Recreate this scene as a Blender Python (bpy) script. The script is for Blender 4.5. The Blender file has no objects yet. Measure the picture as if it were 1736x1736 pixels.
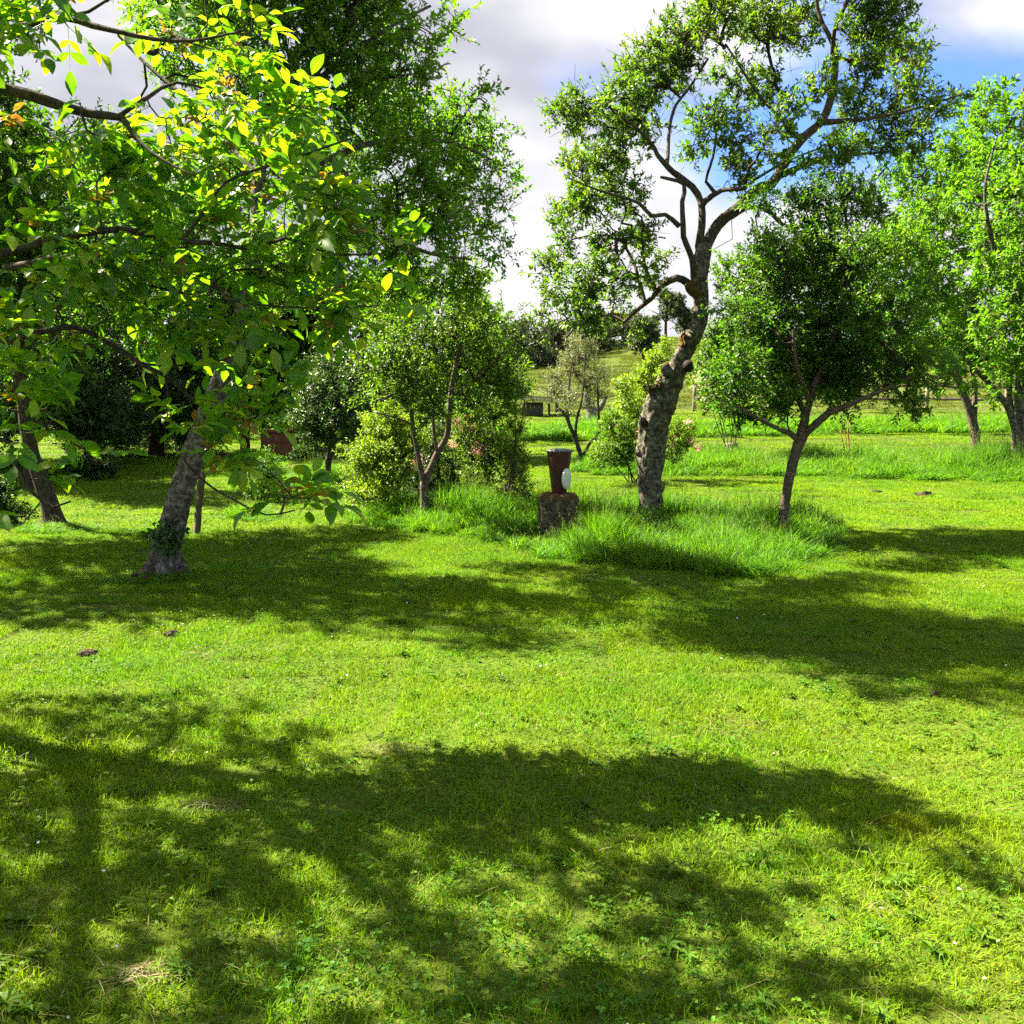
import bpy, math, random
import numpy as np
from mathutils import Vector, Matrix, noise

R = math.radians
random.seed(7)
rng = np.random.default_rng(7)
SC = bpy.context.scene
COL = SC.collection

# ------------------------------------------------------------------ camera
F = 1700.0                      # focal length in photo pixels (1736 wide)
CAMZ = 1.55
PITCH = math.atan((868 - 680) / F)
cam_d = bpy.data.cameras.new('camera')
cam = bpy.data.objects.new('camera', cam_d)
COL.objects.link(cam)
cam.location = (0, 0, CAMZ)
cam.rotation_euler = (R(90) - PITCH, 0, 0)
cam_d.sensor_width = 36
cam_d.sensor_fit = 'HORIZONTAL'
cam_d.lens = 36 * F / 1736
cam_d.clip_end = 3000
cam_d.clip_start = 0.05
SC.camera = cam

# ------------------------------------------------------------------ sky and sun
SUN_EL, SUN_AZ = 47.0, -64.0     # azimuth clockwise from +Y (the view direction)
w = bpy.data.worlds.new('World')
SC.world = w
w.use_nodes = True
nt = w.node_tree
nt.nodes.clear()


def N(nt, t, **kw):
    n = nt.nodes.new(t)
    for k, v in kw.items():
        if k == 'i':
            for kk, vv in v.items():
                n.inputs[kk].default_value = vv
        else:
            setattr(n, k, v)
    return n


def ramp(nt, stops, interp='LINEAR'):
    n = nt.nodes.new('ShaderNodeValToRGB')
    cr = n.color_ramp
    cr.interpolation = interp
    while len(cr.elements) < len(stops):
        cr.elements.new(0.5)
    for e, (p, c) in zip(cr.elements, stops):
        e.position = p
        e.color = (c[0], c[1], c[2], 1) if isinstance(c, (tuple, list)) else (c, c, c, 1)
    return n


def mixc(nt, fac, a, b, blend='MIX'):
    n = nt.nodes.new('ShaderNodeMix')
    n.data_type = 'RGBA'
    n.blend_type = blend
    for s, v in ((n.inputs[0], fac), (n.inputs[6], a), (n.inputs[7], b)):
        if hasattr(v, 'is_linked'):
            nt.links.new(v, s)
        elif isinstance(v, (tuple, list)):
            s.default_value = (v[0], v[1], v[2], 1)
        else:
            s.default_value = v
    return n.outputs[2]


sky = N(nt, 'ShaderNodeTexSky', sky_type='NISHITA', sun_disc=False)
sky.sun_elevation = R(SUN_EL)
sky.sun_rotation = R(SUN_AZ)
sky.air_density = 1.0
sky.dust_density = 0.6
sky.ozone_density = 2.0
tc = N(nt, 'ShaderNodeTexCoord')
mp = N(nt, 'ShaderNodeMapping')
mp.inputs['Scale'].default_value = (1.0, 1.0, 2.2)
mp.inputs['Location'].default_value = (2.1, 0.7, 0.3)
nt.links.new(tc.outputs['Generated'], mp.inputs['Vector'])
n1 = N(nt, 'ShaderNodeTexNoise', i={'Scale': 2.1, 'Detail': 6.0, 'Roughness': 0.52, 'Distortion': 0.25})
nt.links.new(mp.outputs[0], n1.inputs['Vector'])
cl = ramp(nt, [(0.35, 0.0), (0.52, 1.0)], 'EASE')
nt.links.new(n1.outputs['Fac'], cl.inputs[0])
n2 = N(nt, 'ShaderNodeTexNoise', i={'Scale': 4.0, 'Detail': 3.0, 'Roughness': 0.5})
nt.links.new(mp.outputs[0], n2.inputs['Vector'])
cc = ramp(nt, [(0.36, (1.85, 1.85, 2.1)), (0.60, (3.2, 3.2, 3.25))])
nt.links.new(n2.outputs['Fac'], cc.inputs[0])
skyc = mixc(nt, 1.0, sky.outputs[0], (0.40, 0.52, 0.82), 'MULTIPLY')
bg = N(nt, 'ShaderNodeBackground', i={'Strength': 0.05})
nt.links.new(mixc(nt, cl.outputs[0], skyc, cc.outputs[0]), bg.inputs['Color'])
wo = N(nt, 'ShaderNodeOutputWorld')
nt.links.new(bg.outputs[0], wo.inputs['Surface'])

az = R(SUN_AZ)
SUNDIR = Vector((math.sin(az) * math.cos(R(SUN_EL)), math.cos(az) * math.cos(R(SUN_EL)), math.sin(R(SUN_EL))))
sl = bpy.data.lights.new('sun', 'SUN')
sl.energy = 5.0
sl.angle = R(0.53)
sl.color = (1.0, 0.89, 0.68)
so = bpy.data.objects.new('sun', sl)
COL.objects.link(so)
so.location = SUNDIR * 60
so.rotation_euler = SUNDIR.to_track_quat('Z', 'Y').to_euler()

SC.view_settings.view_transform = 'Standard'
SC.view_settings.look = 'None'
SC.view_settings.exposure = 2.85
SC.view_settings.gamma = 1.0
SC.view_settings.use_curve_mapping = False
cy = SC.cycles
cy.max_bounces = 6
cy.diffuse_bounces = 3
cy.glossy_bounces = 2
cy.transmission_bounces = 6
cy.transparent_max_bounces = 4
cy.caustics_reflective = False
cy.caustics_refractive = False
cy.sample_clamp_indirect = 4.0
cy.use_denoising = False
cy.use_adaptive_sampling = True
cy.adaptive_threshold = 0.014
cy.adaptive_min_samples = 24


# ------------------------------------------------------------------ helpers
def smooth(a, b, x):
    t = np.clip((x - a) / (b - a), 0, 1)
    return t * t * (3 - 2 * t)


def ground(x, y):
    """height of the terrain, works on arrays"""
    x = np.asarray(x, float)
    y = np.asarray(y, float)
    t = np.clip(y - 16, 0, 24)
    rise = 0.0018 * t * t
    far = np.clip(y - 40, 0, None)
    fo = np.where(far < 90, far, 90 + 25 * (1 - np.exp(-(far - 90) / 25)))
    rise = rise + 0.091 * fo
    k = 0.5 + 0.5 * smooth(-26, 12, x - 0.10 * np.clip(y - 40, 0, None))
    b = 0.035 * np.sin(0.9 * x + 0.6 * y) * np.sin(0.5 * y - 0.35 * x + 1.0) + 0.02 * np.sin(2.1 * x + 1.3) * np.sin(1.7 * y)
    b = b * smooth(1.0, 4.0, y)
    big = 0.5 * np.sin(0.05 * x + 1) * np.sin(0.06 * y) * smooth(45, 80, y)
    return rise * k + b + big


FW = Vector((0, math.cos(PITCH), -math.sin(PITCH)))
UP = Vector((0, math.sin(PITCH), math.cos(PITCH)))


def P(px, py, d):
    """world point seen at photo pixel (px,py) at distance Y = d"""
    v = FW + Vector((1, 0, 0)) * ((px - 868) / F) + UP * ((868 - py) / F)
    return Vector((0, 0, CAMZ)) + v * (d / v.y)


def G(px, py):
    """where the ray through a pixel meets the terrain"""
    lo = 1.0
    d = 1.5
    while d < 200:
        p = P(px, py, d)
        if p.z < float(ground(p.x, p.y)):
            break
        lo = d
        d *= 1.02
    hi = d
    for _ in range(30):
        m = (lo + hi) / 2
        p = P(px, py, m)
        if p.z < float(ground(p.x, p.y)):
            hi = m
        else:
            lo = m
    p = P(px, py, hi)
    return Vector((p.x, p.y, float(ground(p.x, p.y))))


def mesh_from(name, V, faces, k=None, mats=(), mat_idx=None, smooth_=False):
    """V (n,3) array, faces (m,k) array of ints, or list of such arrays"""
    me = bpy.data.meshes.new(name)
    V = np.ascontiguousarray(V, dtype=np.float32)
    fl = faces if isinstance(faces, list) else [faces]
    fl = [np.asarray(f, dtype=np.int32) for f in fl if len(f)]
    loops = np.concatenate([f.ravel() for f in fl])
    tot = np.concatenate([np.full(len(f), f.shape[1], np.int32) for f in fl])
    start = np.concatenate([[0], np.cumsum(tot)[:-1]]).astype(np.int32)
    me.vertices.add(len(V))
    me.vertices.foreach_set('co', V.ravel())
    me.loops.add(len(loops))
    me.loops.foreach_set('vertex_index', loops)
    me.polygons.add(len(tot))
    me.polygons.foreach_set('loop_start', start)
    me.polygons.foreach_set('loop_total', tot)
    if mat_idx is not None:
        me.polygons.foreach_set('material_index', np.asarray(mat_idx, np.int32))
    for m in mats:
        me.materials.append(m)
    me.update(calc_edges=True)
    if smooth_:
        me.polygons.foreach_set('use_smooth', np.ones(len(tot), bool))
    return me


def set_uv(me, uvv):
    lay = me.uv_layers.new(name='UVMap')
    vi = np.zeros(len(me.loops), np.int32)
    me.loops.foreach_get('vertex_index', vi)
    lay.data.foreach_set('uv', np.asarray(uvv, np.float32)[vi].ravel())


def link(name, me):
    o = bpy.data.objects.new(name, me)
    COL.objects.link(o)
    return o


def tag(o, label=None, cat=None, group=None, kind=None):
    if label:
        o['label'] = label
    if cat:
        o['category'] = cat
    if group:
        o['group'] = group
    if kind:
        o['kind'] = kind
    return o


def thing(name, loc, label, cat, group=None):
    o = bpy.data.objects.new(name, None)
    COL.objects.link(o)
    o.location = loc
    o.empty_display_size = 0.2
    return tag(o, label, cat, group)


def part(root, name, me, kind=None, label=None):
    """me is in world coordinates"""
    o = link(name, me)
    o.parent = root
    top = root
    off = Vector((0, 0, 0))
    while top is not None:
        off += Vector(top.location) if top.type == 'EMPTY' else Vector((0, 0, 0))
        top = top.parent
    o.matrix_parent_inverse = Matrix.Translation(-off) if root.type == 'EMPTY' else Matrix.Identity(4)
    if kind:
        o['kind'] = kind
    if label:
        o['label'] = label
    return o


def unit(a):
    return a / np.maximum(np.linalg.norm(a, axis=-1, keepdims=True), 1e-9)


def rdir(n):
    return unit(rng.normal(size=(n, 3)))


def frusta(A, B, ra, rb, k=3):
    n = len(A)
    d = unit(B - A)
    ref = np.where(np.abs(d[:, 2:3]) > 0.9, np.array([[1.0, 0, 0]]), np.array([[0, 0, 1.0]]))
    u = unit(np.cross(d, ref))
    v = np.cross(d, u)
    an = np.arange(k) * 2 * np.pi / k
    c, s = np.cos(an), np.sin(an)
    ring = u[:, None, :] * c[None, :, None] + v[:, None, :] * s[None, :, None]
    V = np.concatenate([A[:, None] + ring * ra[:, None, None], B[:, None] + ring * rb[:, None, None]], 1).reshape(-1, 3)
    b = (np.arange(n) * 2 * k)[:, None]
    j = np.arange(k)[None, :]
    j2 = (j + 1) % k
    Fq = np.stack([b + j, b + j2, b + k + j2, b + k + j], -1).reshape(-1, 4)
    return V, Fq


def leaf_quads(Pb, D, Nn, L, W, fold=0.25, droop=0.12):
    """kite leaves with a fold along the midrib: 4 verts, 2 triangles each"""
    n = len(Pb)
    S = unit(np.cross(D, Nn))
    Nn = np.cross(S, D)
    L = L[:, None]
    W = W[:, None]
    mid = Pb + D * L * 0.48
    a = Pb
    tip = Pb + D * L - Nn * L * droop
    l = mid + S * W * 0.5 + Nn * W * fold
    r = mid - S * W * 0.5 + Nn * W * fold
    V = np.stack([a, r, tip, l], 1).reshape(-1, 3)
    b = (np.arange(n) * 4)[:, None]
    Fc = np.concatenate([b + np.array([[0, 1, 2]]), b + np.array([[0, 2, 3]])], 1).reshape(-1, 3)
    return V, Fc


def catmull(pts, step):
    pts = [np.array(p, float) for p in pts]
    ext = [2 * pts[0] - pts[1]] + pts + [2 * pts[-1] - pts[-2]]
    out = []
    for i in range(1, len(ext) - 2):
        p0, p1, p2, p3 = ext[i - 1:i + 3]
        n = max(1, int(np.linalg.norm((p2 - p1)[:3]) / step))
        for q in range(n):
            t = q / n
            out.append(0.5 * ((2 * p1) + (-p0 + p2) * t + (2 * p0 - 5 * p1 + 4 * p2 - p3) * t * t + (-p0 + 3 * p1 - 3 * p2 + p3) * t ** 3))
    out.append(pts[-1])
    return np.array(out)


def tube_mesh(name, path, mats, sides=12, rough=0.08, freq=6.0, flare=0.0, seed=0.0, cap=True, lump=0.0, fine=0.0):
    """path (n,4): x,y,z,r - one continuous barky tube"""
    n = len(path)
    pos = path[:, :3]
    rad = path[:, 3]
    T = np.gradient(pos, axis=0)
    T = unit(T)
    u = np.array([1.0, 0, 0])
    V = []
    for i in range(n):
        t = T[i]
        u = u - t * np.dot(u, t)
        if np.linalg.norm(u) < 1e-3:
            u = np.cross(t, [0, 1.0, 0])
        u /= np.linalg.norm(u)
        v = np.cross(t, u)
        h = (pos[i, 2] - pos[0, 2])
        fl = flare * math.exp(-max(h, 0) / 0.14)
        for j in range(sides):
            a = j * 2 * math.pi / sides
            dr = u * math.cos(a) + v * math.sin(a)
            q = Vector(pos[i] + dr * rad[i])
            k = 1 + rough * (noise.noise(Vector((q.x * freq * 1.6, q.y * freq * 1.6, q.z * freq * 0.45 + seed))) + 0.6 * noise.noise(Vector((q.x * freq * 4, q.y * freq * 4, q.z * freq * 1.5 + seed))))
            if fine:
                k += fine * (abs(noise.noise(Vector((q.x * 26, q.y * 26, q.z * 5 + seed)))) * 1.6 - .35) + fine * .5 * noise.noise(Vector((q.x * 60, q.y * 60, q.z * 22)))
            if lump:
                k += lump * noise.noise(Vector((q.x * 3.1 + seed, q.y * 3.1, q.z * 2.2)))
            if fl > 0.003:
                k += fl * (1 + 0.8 * math.sin(a * 4 + seed) + 0.5 * math.sin(a * 7 + 2 * seed))
            V.append(pos[i] + dr * rad[i] * k)
    V = np.array(V)
    b = (np.arange(n - 1) * sides)[:, None]
    j = np.arange(sides)[None]
    j2 = (j + 1) % sides
    Fq = np.stack([b + j, b + j2, b + sides + j2, b + sides + j], -1).reshape(-1, 4)
    fl = [Fq]
    if cap:
        V = np.vstack([V, pos[-1] + T[-1] * rad[-1] * 0.5])
        e = (n - 1) * sides
        fl.append(np.array([[e + q, e + (q + 1) % sides, len(V) - 1] for q in range(sides)]))
    return mesh_from(name, V, fl, mats=mats, smooth_=True)


# ------------------------------------------------------------------ materials
def new_mat(name):
    m = bpy.data.materials.new(name)
    m.use_nodes = True
    m.node_tree.nodes.clear()
    return m, m.node_tree


def out(nt, sh):
    o = nt.nodes.new('ShaderNodeOutputMaterial')
    nt.links.new(sh, o.inputs['Surface'])


def leaf_mat(name, cols, trans=0.5, tcol=(1.5, 1.5, 0.6), rough=0.42, patch=None, spec=0.4, lawn=False, veins=False):
    """cols: ramp of reflectance colours over a per-leaf random; light passes through the blade"""
    m, nt = new_mat(name)
    g = N(nt, 'ShaderNodeNewGeometry')
    oi = N(nt, 'ShaderNodeObjectInfo')
    ad = N(nt, 'ShaderNodeMath', operation='ADD')
    nt.links.new(g.outputs['Random Per Island'], ad.inputs[0])
    nt.links.new(oi.outputs['Random'], ad.inputs[1])
    fr = N(nt, 'ShaderNodeMath', operation='FRACT')
    nt.links.new(ad.outputs[0], fr.inputs[0])
    rp = ramp(nt, [(i / max(1, len(cols) - 1), c) for i, c in enumerate(cols)])
    nt.links.new(fr.outputs[0], rp.inputs[0])
    col = rp.outputs[0]
    if patch:
        sc, c2, lo, hi = patch
        nz = N(nt, 'ShaderNodeTexNoise', i={'Scale': sc, 'Detail': 4.0, 'Roughness': 0.6})
        nt.links.new(g.outputs['Position'], nz.inputs['Vector'])
        r2 = ramp(nt, [(lo, 0.0), (hi, 1.0)])
        nt.links.new(nz.outputs['Fac'], r2.inputs[0])
        col = mixc(nt, r2.outputs[0], col, mixc(nt, 1.0, col, c2, 'MULTIPLY'))
    if lawn:
        for sc_, cc_, lo_, hi_, off_ in ((3.2, (0.62, 0.78, 0.9), .50, .68, 3.0), (0.33, (0.80, 0.90, 1.0), .45, .60, 11.0), (1.7, (1.12, 0.90, 1.4), .56, .74, 23.0)):
            va = N(nt, 'ShaderNodeVectorMath', operation='ADD')
            va.inputs[1].default_value = (off_, off_ * 2, 0)
            nt.links.new(g.outputs['Position'], va.inputs[0])
            nz = N(nt, 'ShaderNodeTexNoise', i={'Scale': sc_, 'Detail': 3.0, 'Roughness': 0.6})
            nt.links.new(va.outputs[0], nz.inputs['Vector'])
            r2 = ramp(nt, [(lo_, 0.0), (hi_, 1.0)])
            nt.links.new(nz.outputs['Fac'], r2.inputs[0])
            col = mixc(nt, r2.outputs[0], col, mixc(nt, 1.0, col, cc_, 'MULTIPLY'))
    if veins:
        uv = N(nt, 'ShaderNodeTexCoord')
        sp_ = N(nt, 'ShaderNodeSeparateXYZ')
        nt.links.new(uv.outputs['UV'], sp_.inputs[0])
        au = N(nt, 'ShaderNodeMath', operation='ABSOLUTE')
        nt.links.new(sp_.outputs['X'], au.inputs[0])
        mr = ramp(nt, [(0.012, 1.0), (0.03, 0.0)])
        nt.links.new(au.outputs[0], mr.inputs[0])
        ma = N(nt, 'ShaderNodeMath', operation='MULTIPLY_ADD')
        nt.links.new(au.outputs[0], ma.inputs[0])
        ma.inputs[1].default_value = -0.9
        nt.links.new(sp_.outputs['Y'], ma.inputs[2])
        ms = N(nt, 'ShaderNodeMath', operation='MULTIPLY')
        nt.links.new(ma.outputs[0], ms.inputs[0])
        ms.inputs[1].default_value = 58.0
        sn = N(nt, 'ShaderNodeMath', operation='SINE')
        nt.links.new(ms.outputs[0], sn.inputs[0])
        vr = ramp(nt, [(0.80, 0.0), (1.0, 0.55)])
        nt.links.new(sn.outputs[0], vr.inputs[0])
        mxv = N(nt, 'ShaderNodeMath', operation='MAXIMUM')
        nt.links.new(mr.outputs[0], mxv.inputs[0])
        nt.links.new(vr.outputs[0], mxv.inputs[1])
        col = mixc(nt, mxv.outputs[0], col, mixc(nt, 1.0, col, (1.35, 1.22, 1.5), 'MULTIPLY'))
    b = N(nt, 'ShaderNodeBsdfPrincipled')
    b.inputs['Roughness'].default_value = rough
    b.inputs['Specular IOR Level'].default_value = spec
    nt.links.new(col, b.inputs['Base Color'])
    t = N(nt, 'ShaderNodeBsdfTranslucent')
    nt.links.new(mixc(nt, 1.0, col, tcol, 'MULTIPLY'), t.inputs['Color'])
    mx = N(nt, 'ShaderNodeMixShader')
    mx.inputs[0].default_value = trans
    nt.links.new(b.outputs[0], mx.inputs[1])
    nt.links.new(t.outputs[0], mx.inputs[2])
    out(nt, mx.outputs[0])
    return m


def bark_mat(name, dark=(0.022, 0.017, 0.013), mid=(0.085, 0.07, 0.055), lichen=(0.17, 0.165, 0.125), lich=0.5, moss=0.0, mosscol=(0.12, 0.10, 0.015), scale=1.0, bands=False):
    m, nt = new_mat(name)
    g = N(nt, 'ShaderNodeNewGeometry')
    mp = N(nt, 'ShaderNodeMapping')
    mp.inputs['Scale'].default_value = (1, 1, 4.0 if bands else 0.35)
    nt.links.new(g.outputs['Position'], mp.inputs['Vector'])
    n1 = N(nt, 'ShaderNodeTexNoise', i={'Scale': (14.0 if bands else 42.0) * scale, 'Detail': 8.0, 'Roughness': 0.65})
    nt.links.new(mp.outputs[0], n1.inputs['Vector'])
    r1 = ramp(nt, [(0.36, dark), (0.62, mid)])
    nt.links.new(n1.outputs['Fac'], r1.inputs[0])
    n2 = N(nt, 'ShaderNodeTexNoise', i={'Scale': 17.0 * scale, 'Detail': 7.0, 'Roughness': 0.7})
    nt.links.new(g.outputs['Position'], n2.inputs['Vector'])
    r2 = ramp(nt, [(0.99 - lich, 0.0), (1.16 - lich, 0.8)])
    nt.links.new(n2.outputs['Fac'], r2.inputs[0])
    col = mixc(nt, r2.outputs[0], r1.outputs[0], lichen)
    if moss > 0:
        sp = N(nt, 'ShaderNodeSeparateXYZ')
        nt.links.new(g.outputs['Normal'], sp.inputs[0])
        n3 = N(nt, 'ShaderNodeTexNoise', i={'Scale': 6.0, 'Detail': 6.0, 'Roughness': 0.7})
        nt.links.new(g.outputs['Position'], n3.inputs['Vector'])
        a = N(nt, 'ShaderNodeMath', operation='MULTIPLY_ADD')
        nt.links.new(sp.outputs['Z'], a.inputs[0])
        a.inputs[1].default_value = 0.55
        nt.links.new(n3.outputs['Fac'], a.inputs[2])
        r3 = ramp(nt, [(0.86 - moss * 0.3, 0.0), (0.95 - moss * 0.3, 1.0)])
        nt.links.new(a.outputs[0], r3.inputs[0])
        n4 = N(nt, 'ShaderNodeTexNoise', i={'Scale': 9.0, 'Detail': 3.0})
        nt.links.new(g.outputs['Position'], n4.inputs['Vector'])
        mc = ramp(nt, [(0.38, tuple(v_ * .6 for v_ in mosscol)), (0.62, (0.12, 0.065, 0.015))])
        nt.links.new(n4.outputs['Fac'], mc.inputs[0])
        col = mixc(nt, r3.outputs[0], col, mc.outputs[0])
    b = N(nt, 'ShaderNodeBsdfPrincipled', i={'Roughness': 0.9, 'Specular IOR Level': 0.15})
    nt.links.new(col, b.inputs['Base Color'])
    bp = N(nt, 'ShaderNodeBump', i={'Strength': 0.9, 'Distance': 0.02})
    nt.links.new(n1.outputs['Fac'], bp.inputs['Height'])
    nt.links.new(bp.outputs[0], b.inputs['Normal'])
    out(nt, b.outputs[0])
    return m


def plain_mat(name, c1, c2, scale=20.0, rough=0.8, spec=0.2, bump=0.3, stretch=(1, 1, 1), metal=0.0):
    m, nt = new_mat(name)
    g = N(nt, 'ShaderNodeNewGeometry')
    mp = N(nt, 'ShaderNodeMapping')
    mp.inputs['Scale'].default_value = stretch
    nt.links.new(g.outputs['Position'], mp.inputs['Vector'])
    n1 = N(nt, 'ShaderNodeTexNoise', i={'Scale': scale, 'Detail': 7.0, 'Roughness': 0.65})
    nt.links.new(mp.outputs[0], n1.inputs['Vector'])
    r1 = ramp(nt, [(0.35, c1), (0.65, c2)])
    nt.links.new(n1.outputs['Fac'], r1.inputs[0])
    b = N(nt, 'ShaderNodeBsdfPrincipled', i={'Roughness': rough, 'Specular IOR Level': spec, 'Metallic': metal})
    nt.links.new(r1.outputs[0], b.inputs['Base Color'])
    bp = N(nt, 'ShaderNodeBump', i={'Strength': bump, 'Distance': 0.01})
    nt.links.new(n1.outputs['Fac'], bp.inputs['Height'])
    nt.links.new(bp.outputs[0], b.inputs['Normal'])
    out(nt, b.outputs[0])
    return m


M = {}
LAWNP = (0.9, (1.32, 1.02, 0.8), 0.42, 0.66)
M['grass'] = leaf_mat('mown_grass', [(0.082, 0.185, 0.005), (0.124, 0.255, 0.006), (0.182, 0.315, 0.009)], 0.42, (1.35, 1.35, 0.4), 0.6, LAWNP, 0.10, lawn=True)
M['clover'] = leaf_mat('clover_leaf', [(0.050, 0.125, 0.014), (0.085, 0.190, 0.010)], 0.38, (1.3, 1.4, 0.4), 0.55, LAWNP, 0.12, lawn=True)
M['straw'] = leaf_mat('dry_clippings', [(0.13, 0.12, 0.035), (0.24, 0.20, 0.08)], 0.25, (1.1, 1.0, 0.8), 0.6)
M['seed'] = leaf_mat('grass_seed_head', [(0.075, 0.15, 0.02), (0.13, 0.18, 0.035)], 0.4, (1.2, 1.2, 0.6), 0.6)
M['tall'] = leaf_mat('tall_grass', [(0.040, 0.140, 0.008), (0.070, 0.200, 0.010), (0.120, 0.270, 0.016)], 0.5, (1.45, 1.4, 0.35), 0.5, (0.6, (1.3, 1.05, 0.8), 0.48, 0.64), 0.2)
M['walnut'] = leaf_mat('walnut_leaf', [(0.040, 0.105, 0.012), (0.055, 0.140, 0.014), (0.085, 0.175, 0.018), (0.17, 0.22, 0.02)], 0.62, (2.05, 2.15, 0.25), 0.38, (28.0, (1.2, 1.15, 1.0), 0.4, 0.6), 0.4, veins=True)
M['bronze'] = leaf_mat('young_bronze_leaf', [(0.17, 0.17, 0.02), (0.22, 0.14, 0.03), (0.20, 0.09, 0.035)], 0.5, (1.7, 1.5, 0.5), 0.4, veins=True)
M['plum'] = leaf_mat('plum_leaf', [(0.035, 0.085, 0.010), (0.060, 0.130, 0.014), (0.110, 0.190, 0.018)], 0.48, (1.6, 1.75, 0.35), 0.42, (0.9, (1.5, 1.25, 0.9), 0.45, 0.62), 0.3)
M['plum_dark'] = leaf_mat('dark_plum_leaf', [(0.028, 0.085, 0.009), (0.048, 0.125, 0.011), (0.080, 0.170, 0.014)], 0.46, (1.55, 1.75, 0.35), 0.42, (0.9, (1.5, 1.25, 0.9), 0.45, 0.62), 0.28)  # darker copy of the plum leaf; the slender crown's backlit shade is in its colour
M['fresh'] = leaf_mat('fresh_leaf', [(0.048, 0.125, 0.010), (0.082, 0.185, 0.013), (0.140, 0.245, 0.018)], 0.52, (1.45, 1.7, 0.30), 0.45, (0.9, (1.3, 1.2, 0.9), 0.45, 0.62), 0.2)
M['gold'] = leaf_mat('yellow_green_leaf', [(0.085, 0.17, 0.010), (0.14, 0.25, 0.014), (0.21, 0.31, 0.020)], 0.52, (1.6, 1.5, 0.5), 0.45)
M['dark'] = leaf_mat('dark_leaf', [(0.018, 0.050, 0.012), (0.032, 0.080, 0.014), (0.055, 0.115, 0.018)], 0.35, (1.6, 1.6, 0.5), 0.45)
M['silver'] = leaf_mat('silver_leaf', [(0.13, 0.17, 0.075), (0.20, 0.24, 0.11), (0.28, 0.31, 0.17)], 0.35, (1.2, 1.2, 0.7), 0.5)
M['hillleaf'] = leaf_mat('hill_foliage', [(0.020, 0.040, 0.014), (0.036, 0.062, 0.018), (0.055, 0.085, 0.022)], 0.3, (1.4, 1.4, 0.6), 0.6)
M['pink'] = leaf_mat('pink_blossom', [(0.55, 0.26, 0.24), (0.65, 0.38, 0.33), (0.70, 0.50, 0.42)], 0.4, (1.0, 0.9, 0.8), 0.6)
M['cream'] = leaf_mat('cream_blossom', [(0.55, 0.58, 0.38), (0.68, 0.70, 0.52), (0.16, 0.24, 0.04)], 0.35, (1.0, 1.0, 0.8), 0.6)
M['daisy'] = leaf_mat('daisy_petal', [(0.75, 0.74, 0.72), (0.82, 0.80, 0.80)], 0.3, (1, 1, 1), 0.6)
M['bark'] = bark_mat('old_plum_bark', lich=0.55, moss=0.22, lichen=(0.20, 0.20, 0.15))
M['bark_limb'] = bark_mat('limb_bark', dark=(0.028, 0.020, 0.015), mid=(0.10, 0.08, 0.062), lich=0.44, lichen=(0.17, 0.155, 0.125), moss=0.0)
M['bark_lichen'] = bark_mat('lichen_bark', lich=0.53, lichen=(0.24, 0.235, 0.195), moss=0.1)
M['bark_dark'] = bark_mat('dark_bark', dark=(0.02, 0.016, 0.012), mid=(0.07, 0.055, 0.042), lich=0.36)
M['bark_cherry'] = bark_mat('cherry_bark', dark=(0.05, 0.035, 0.026), mid=(0.12, 0.09, 0.07), lich=0.46, lichen=(0.26, 0.23, 0.19), bands=True)
M['twig'] = plain_mat('twig_bark', (0.030, 0.022, 0.016), (0.085, 0.065, 0.048), 30, 0.85)
M['twig_dark'] = plain_mat('dark_twig_bark', (0.018, 0.013, 0.010), (0.05, 0.038, 0.028), 30, 0.85)
M['wood'] = plain_mat('weathered_wood', (0.08, 0.065, 0.05), (0.19, 0.16, 0.13), 22, 0.85, stretch=(1, 1, 0.15))
M['greywood'] = plain_mat('grey_board', (0.06, 0.055, 0.052), (0.16, 0.15, 0.145), 18, 0.9)
M['darkwood'] = plain_mat('dark_board', (0.03, 0.027, 0.025), (0.085, 0.078, 0.072), 18, 0.9)
M['stake'] = plain_mat('stake_wood', (0.05, 0.037, 0.024), (0.11, 0.082, 0.055), 30, 0.85, stretch=(1, 1, 0.15))
M['soil'] = plain_mat('bare_soil', (0.018, 0.012, 0.007), (0.055, 0.036, 0.022), 26, 0.95, bump=0.9)
M['red'] = plain_mat('red_brown_paint', (0.045, 0.008, 0.010), (0.085, 0.014, 0.016), 14, 0.5, 0.4, 0.15)
def chipped(name):
    m, nt = new_mat(name)
    g = N(nt, 'ShaderNodeNewGeometry')
    a = N(nt, 'ShaderNodeTexNoise', i={'Scale': 45.0, 'Detail': 6.0, 'Roughness': 0.7})
    mp_ = N(nt, 'ShaderNodeMapping')
    mp_.inputs['Scale'].default_value = (1, 1, .3)
    nt.links.new(g.outputs['Position'], mp_.inputs['Vector'])
    b_ = N(nt, 'ShaderNodeTexNoise', i={'Scale': 12.0, 'Detail': 5.0, 'Roughness': 0.6})
    nt.links.new(g.outputs['Position'], a.inputs['Vector'])
    nt.links.new(mp_.outputs[0], b_.inputs['Vector'])
    r1 = ramp(nt, [(.35, (.030, .006, .008)), (.65, (.075, .013, .014))])
    nt.links.new(b_.outputs['Fac'], r1.inputs[0])
    r2 = ramp(nt, [(.63, 0.0), (.68, .8)])
    nt.links.new(a.outputs['Fac'], r2.inputs[0])
    p_ = N(nt, 'ShaderNodeBsdfPrincipled', i={'Roughness': .55, 'Specular IOR Level': .35})
    nt.links.new(mixc(nt, r2.outputs[0], r1.outputs[0], (.16, .10, .085)), p_.inputs['Base Color'])
    bp = N(nt, 'ShaderNodeBump', i={'Strength': .4, 'Distance': .004})
    nt.links.new(a.outputs['Fac'], bp.inputs['Height'])
    nt.links.new(bp.outputs[0], p_.inputs['Normal'])
    out(nt, p_.outputs[0])
    return m
M['red'] = chipped('chipped_red_paint')
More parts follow.
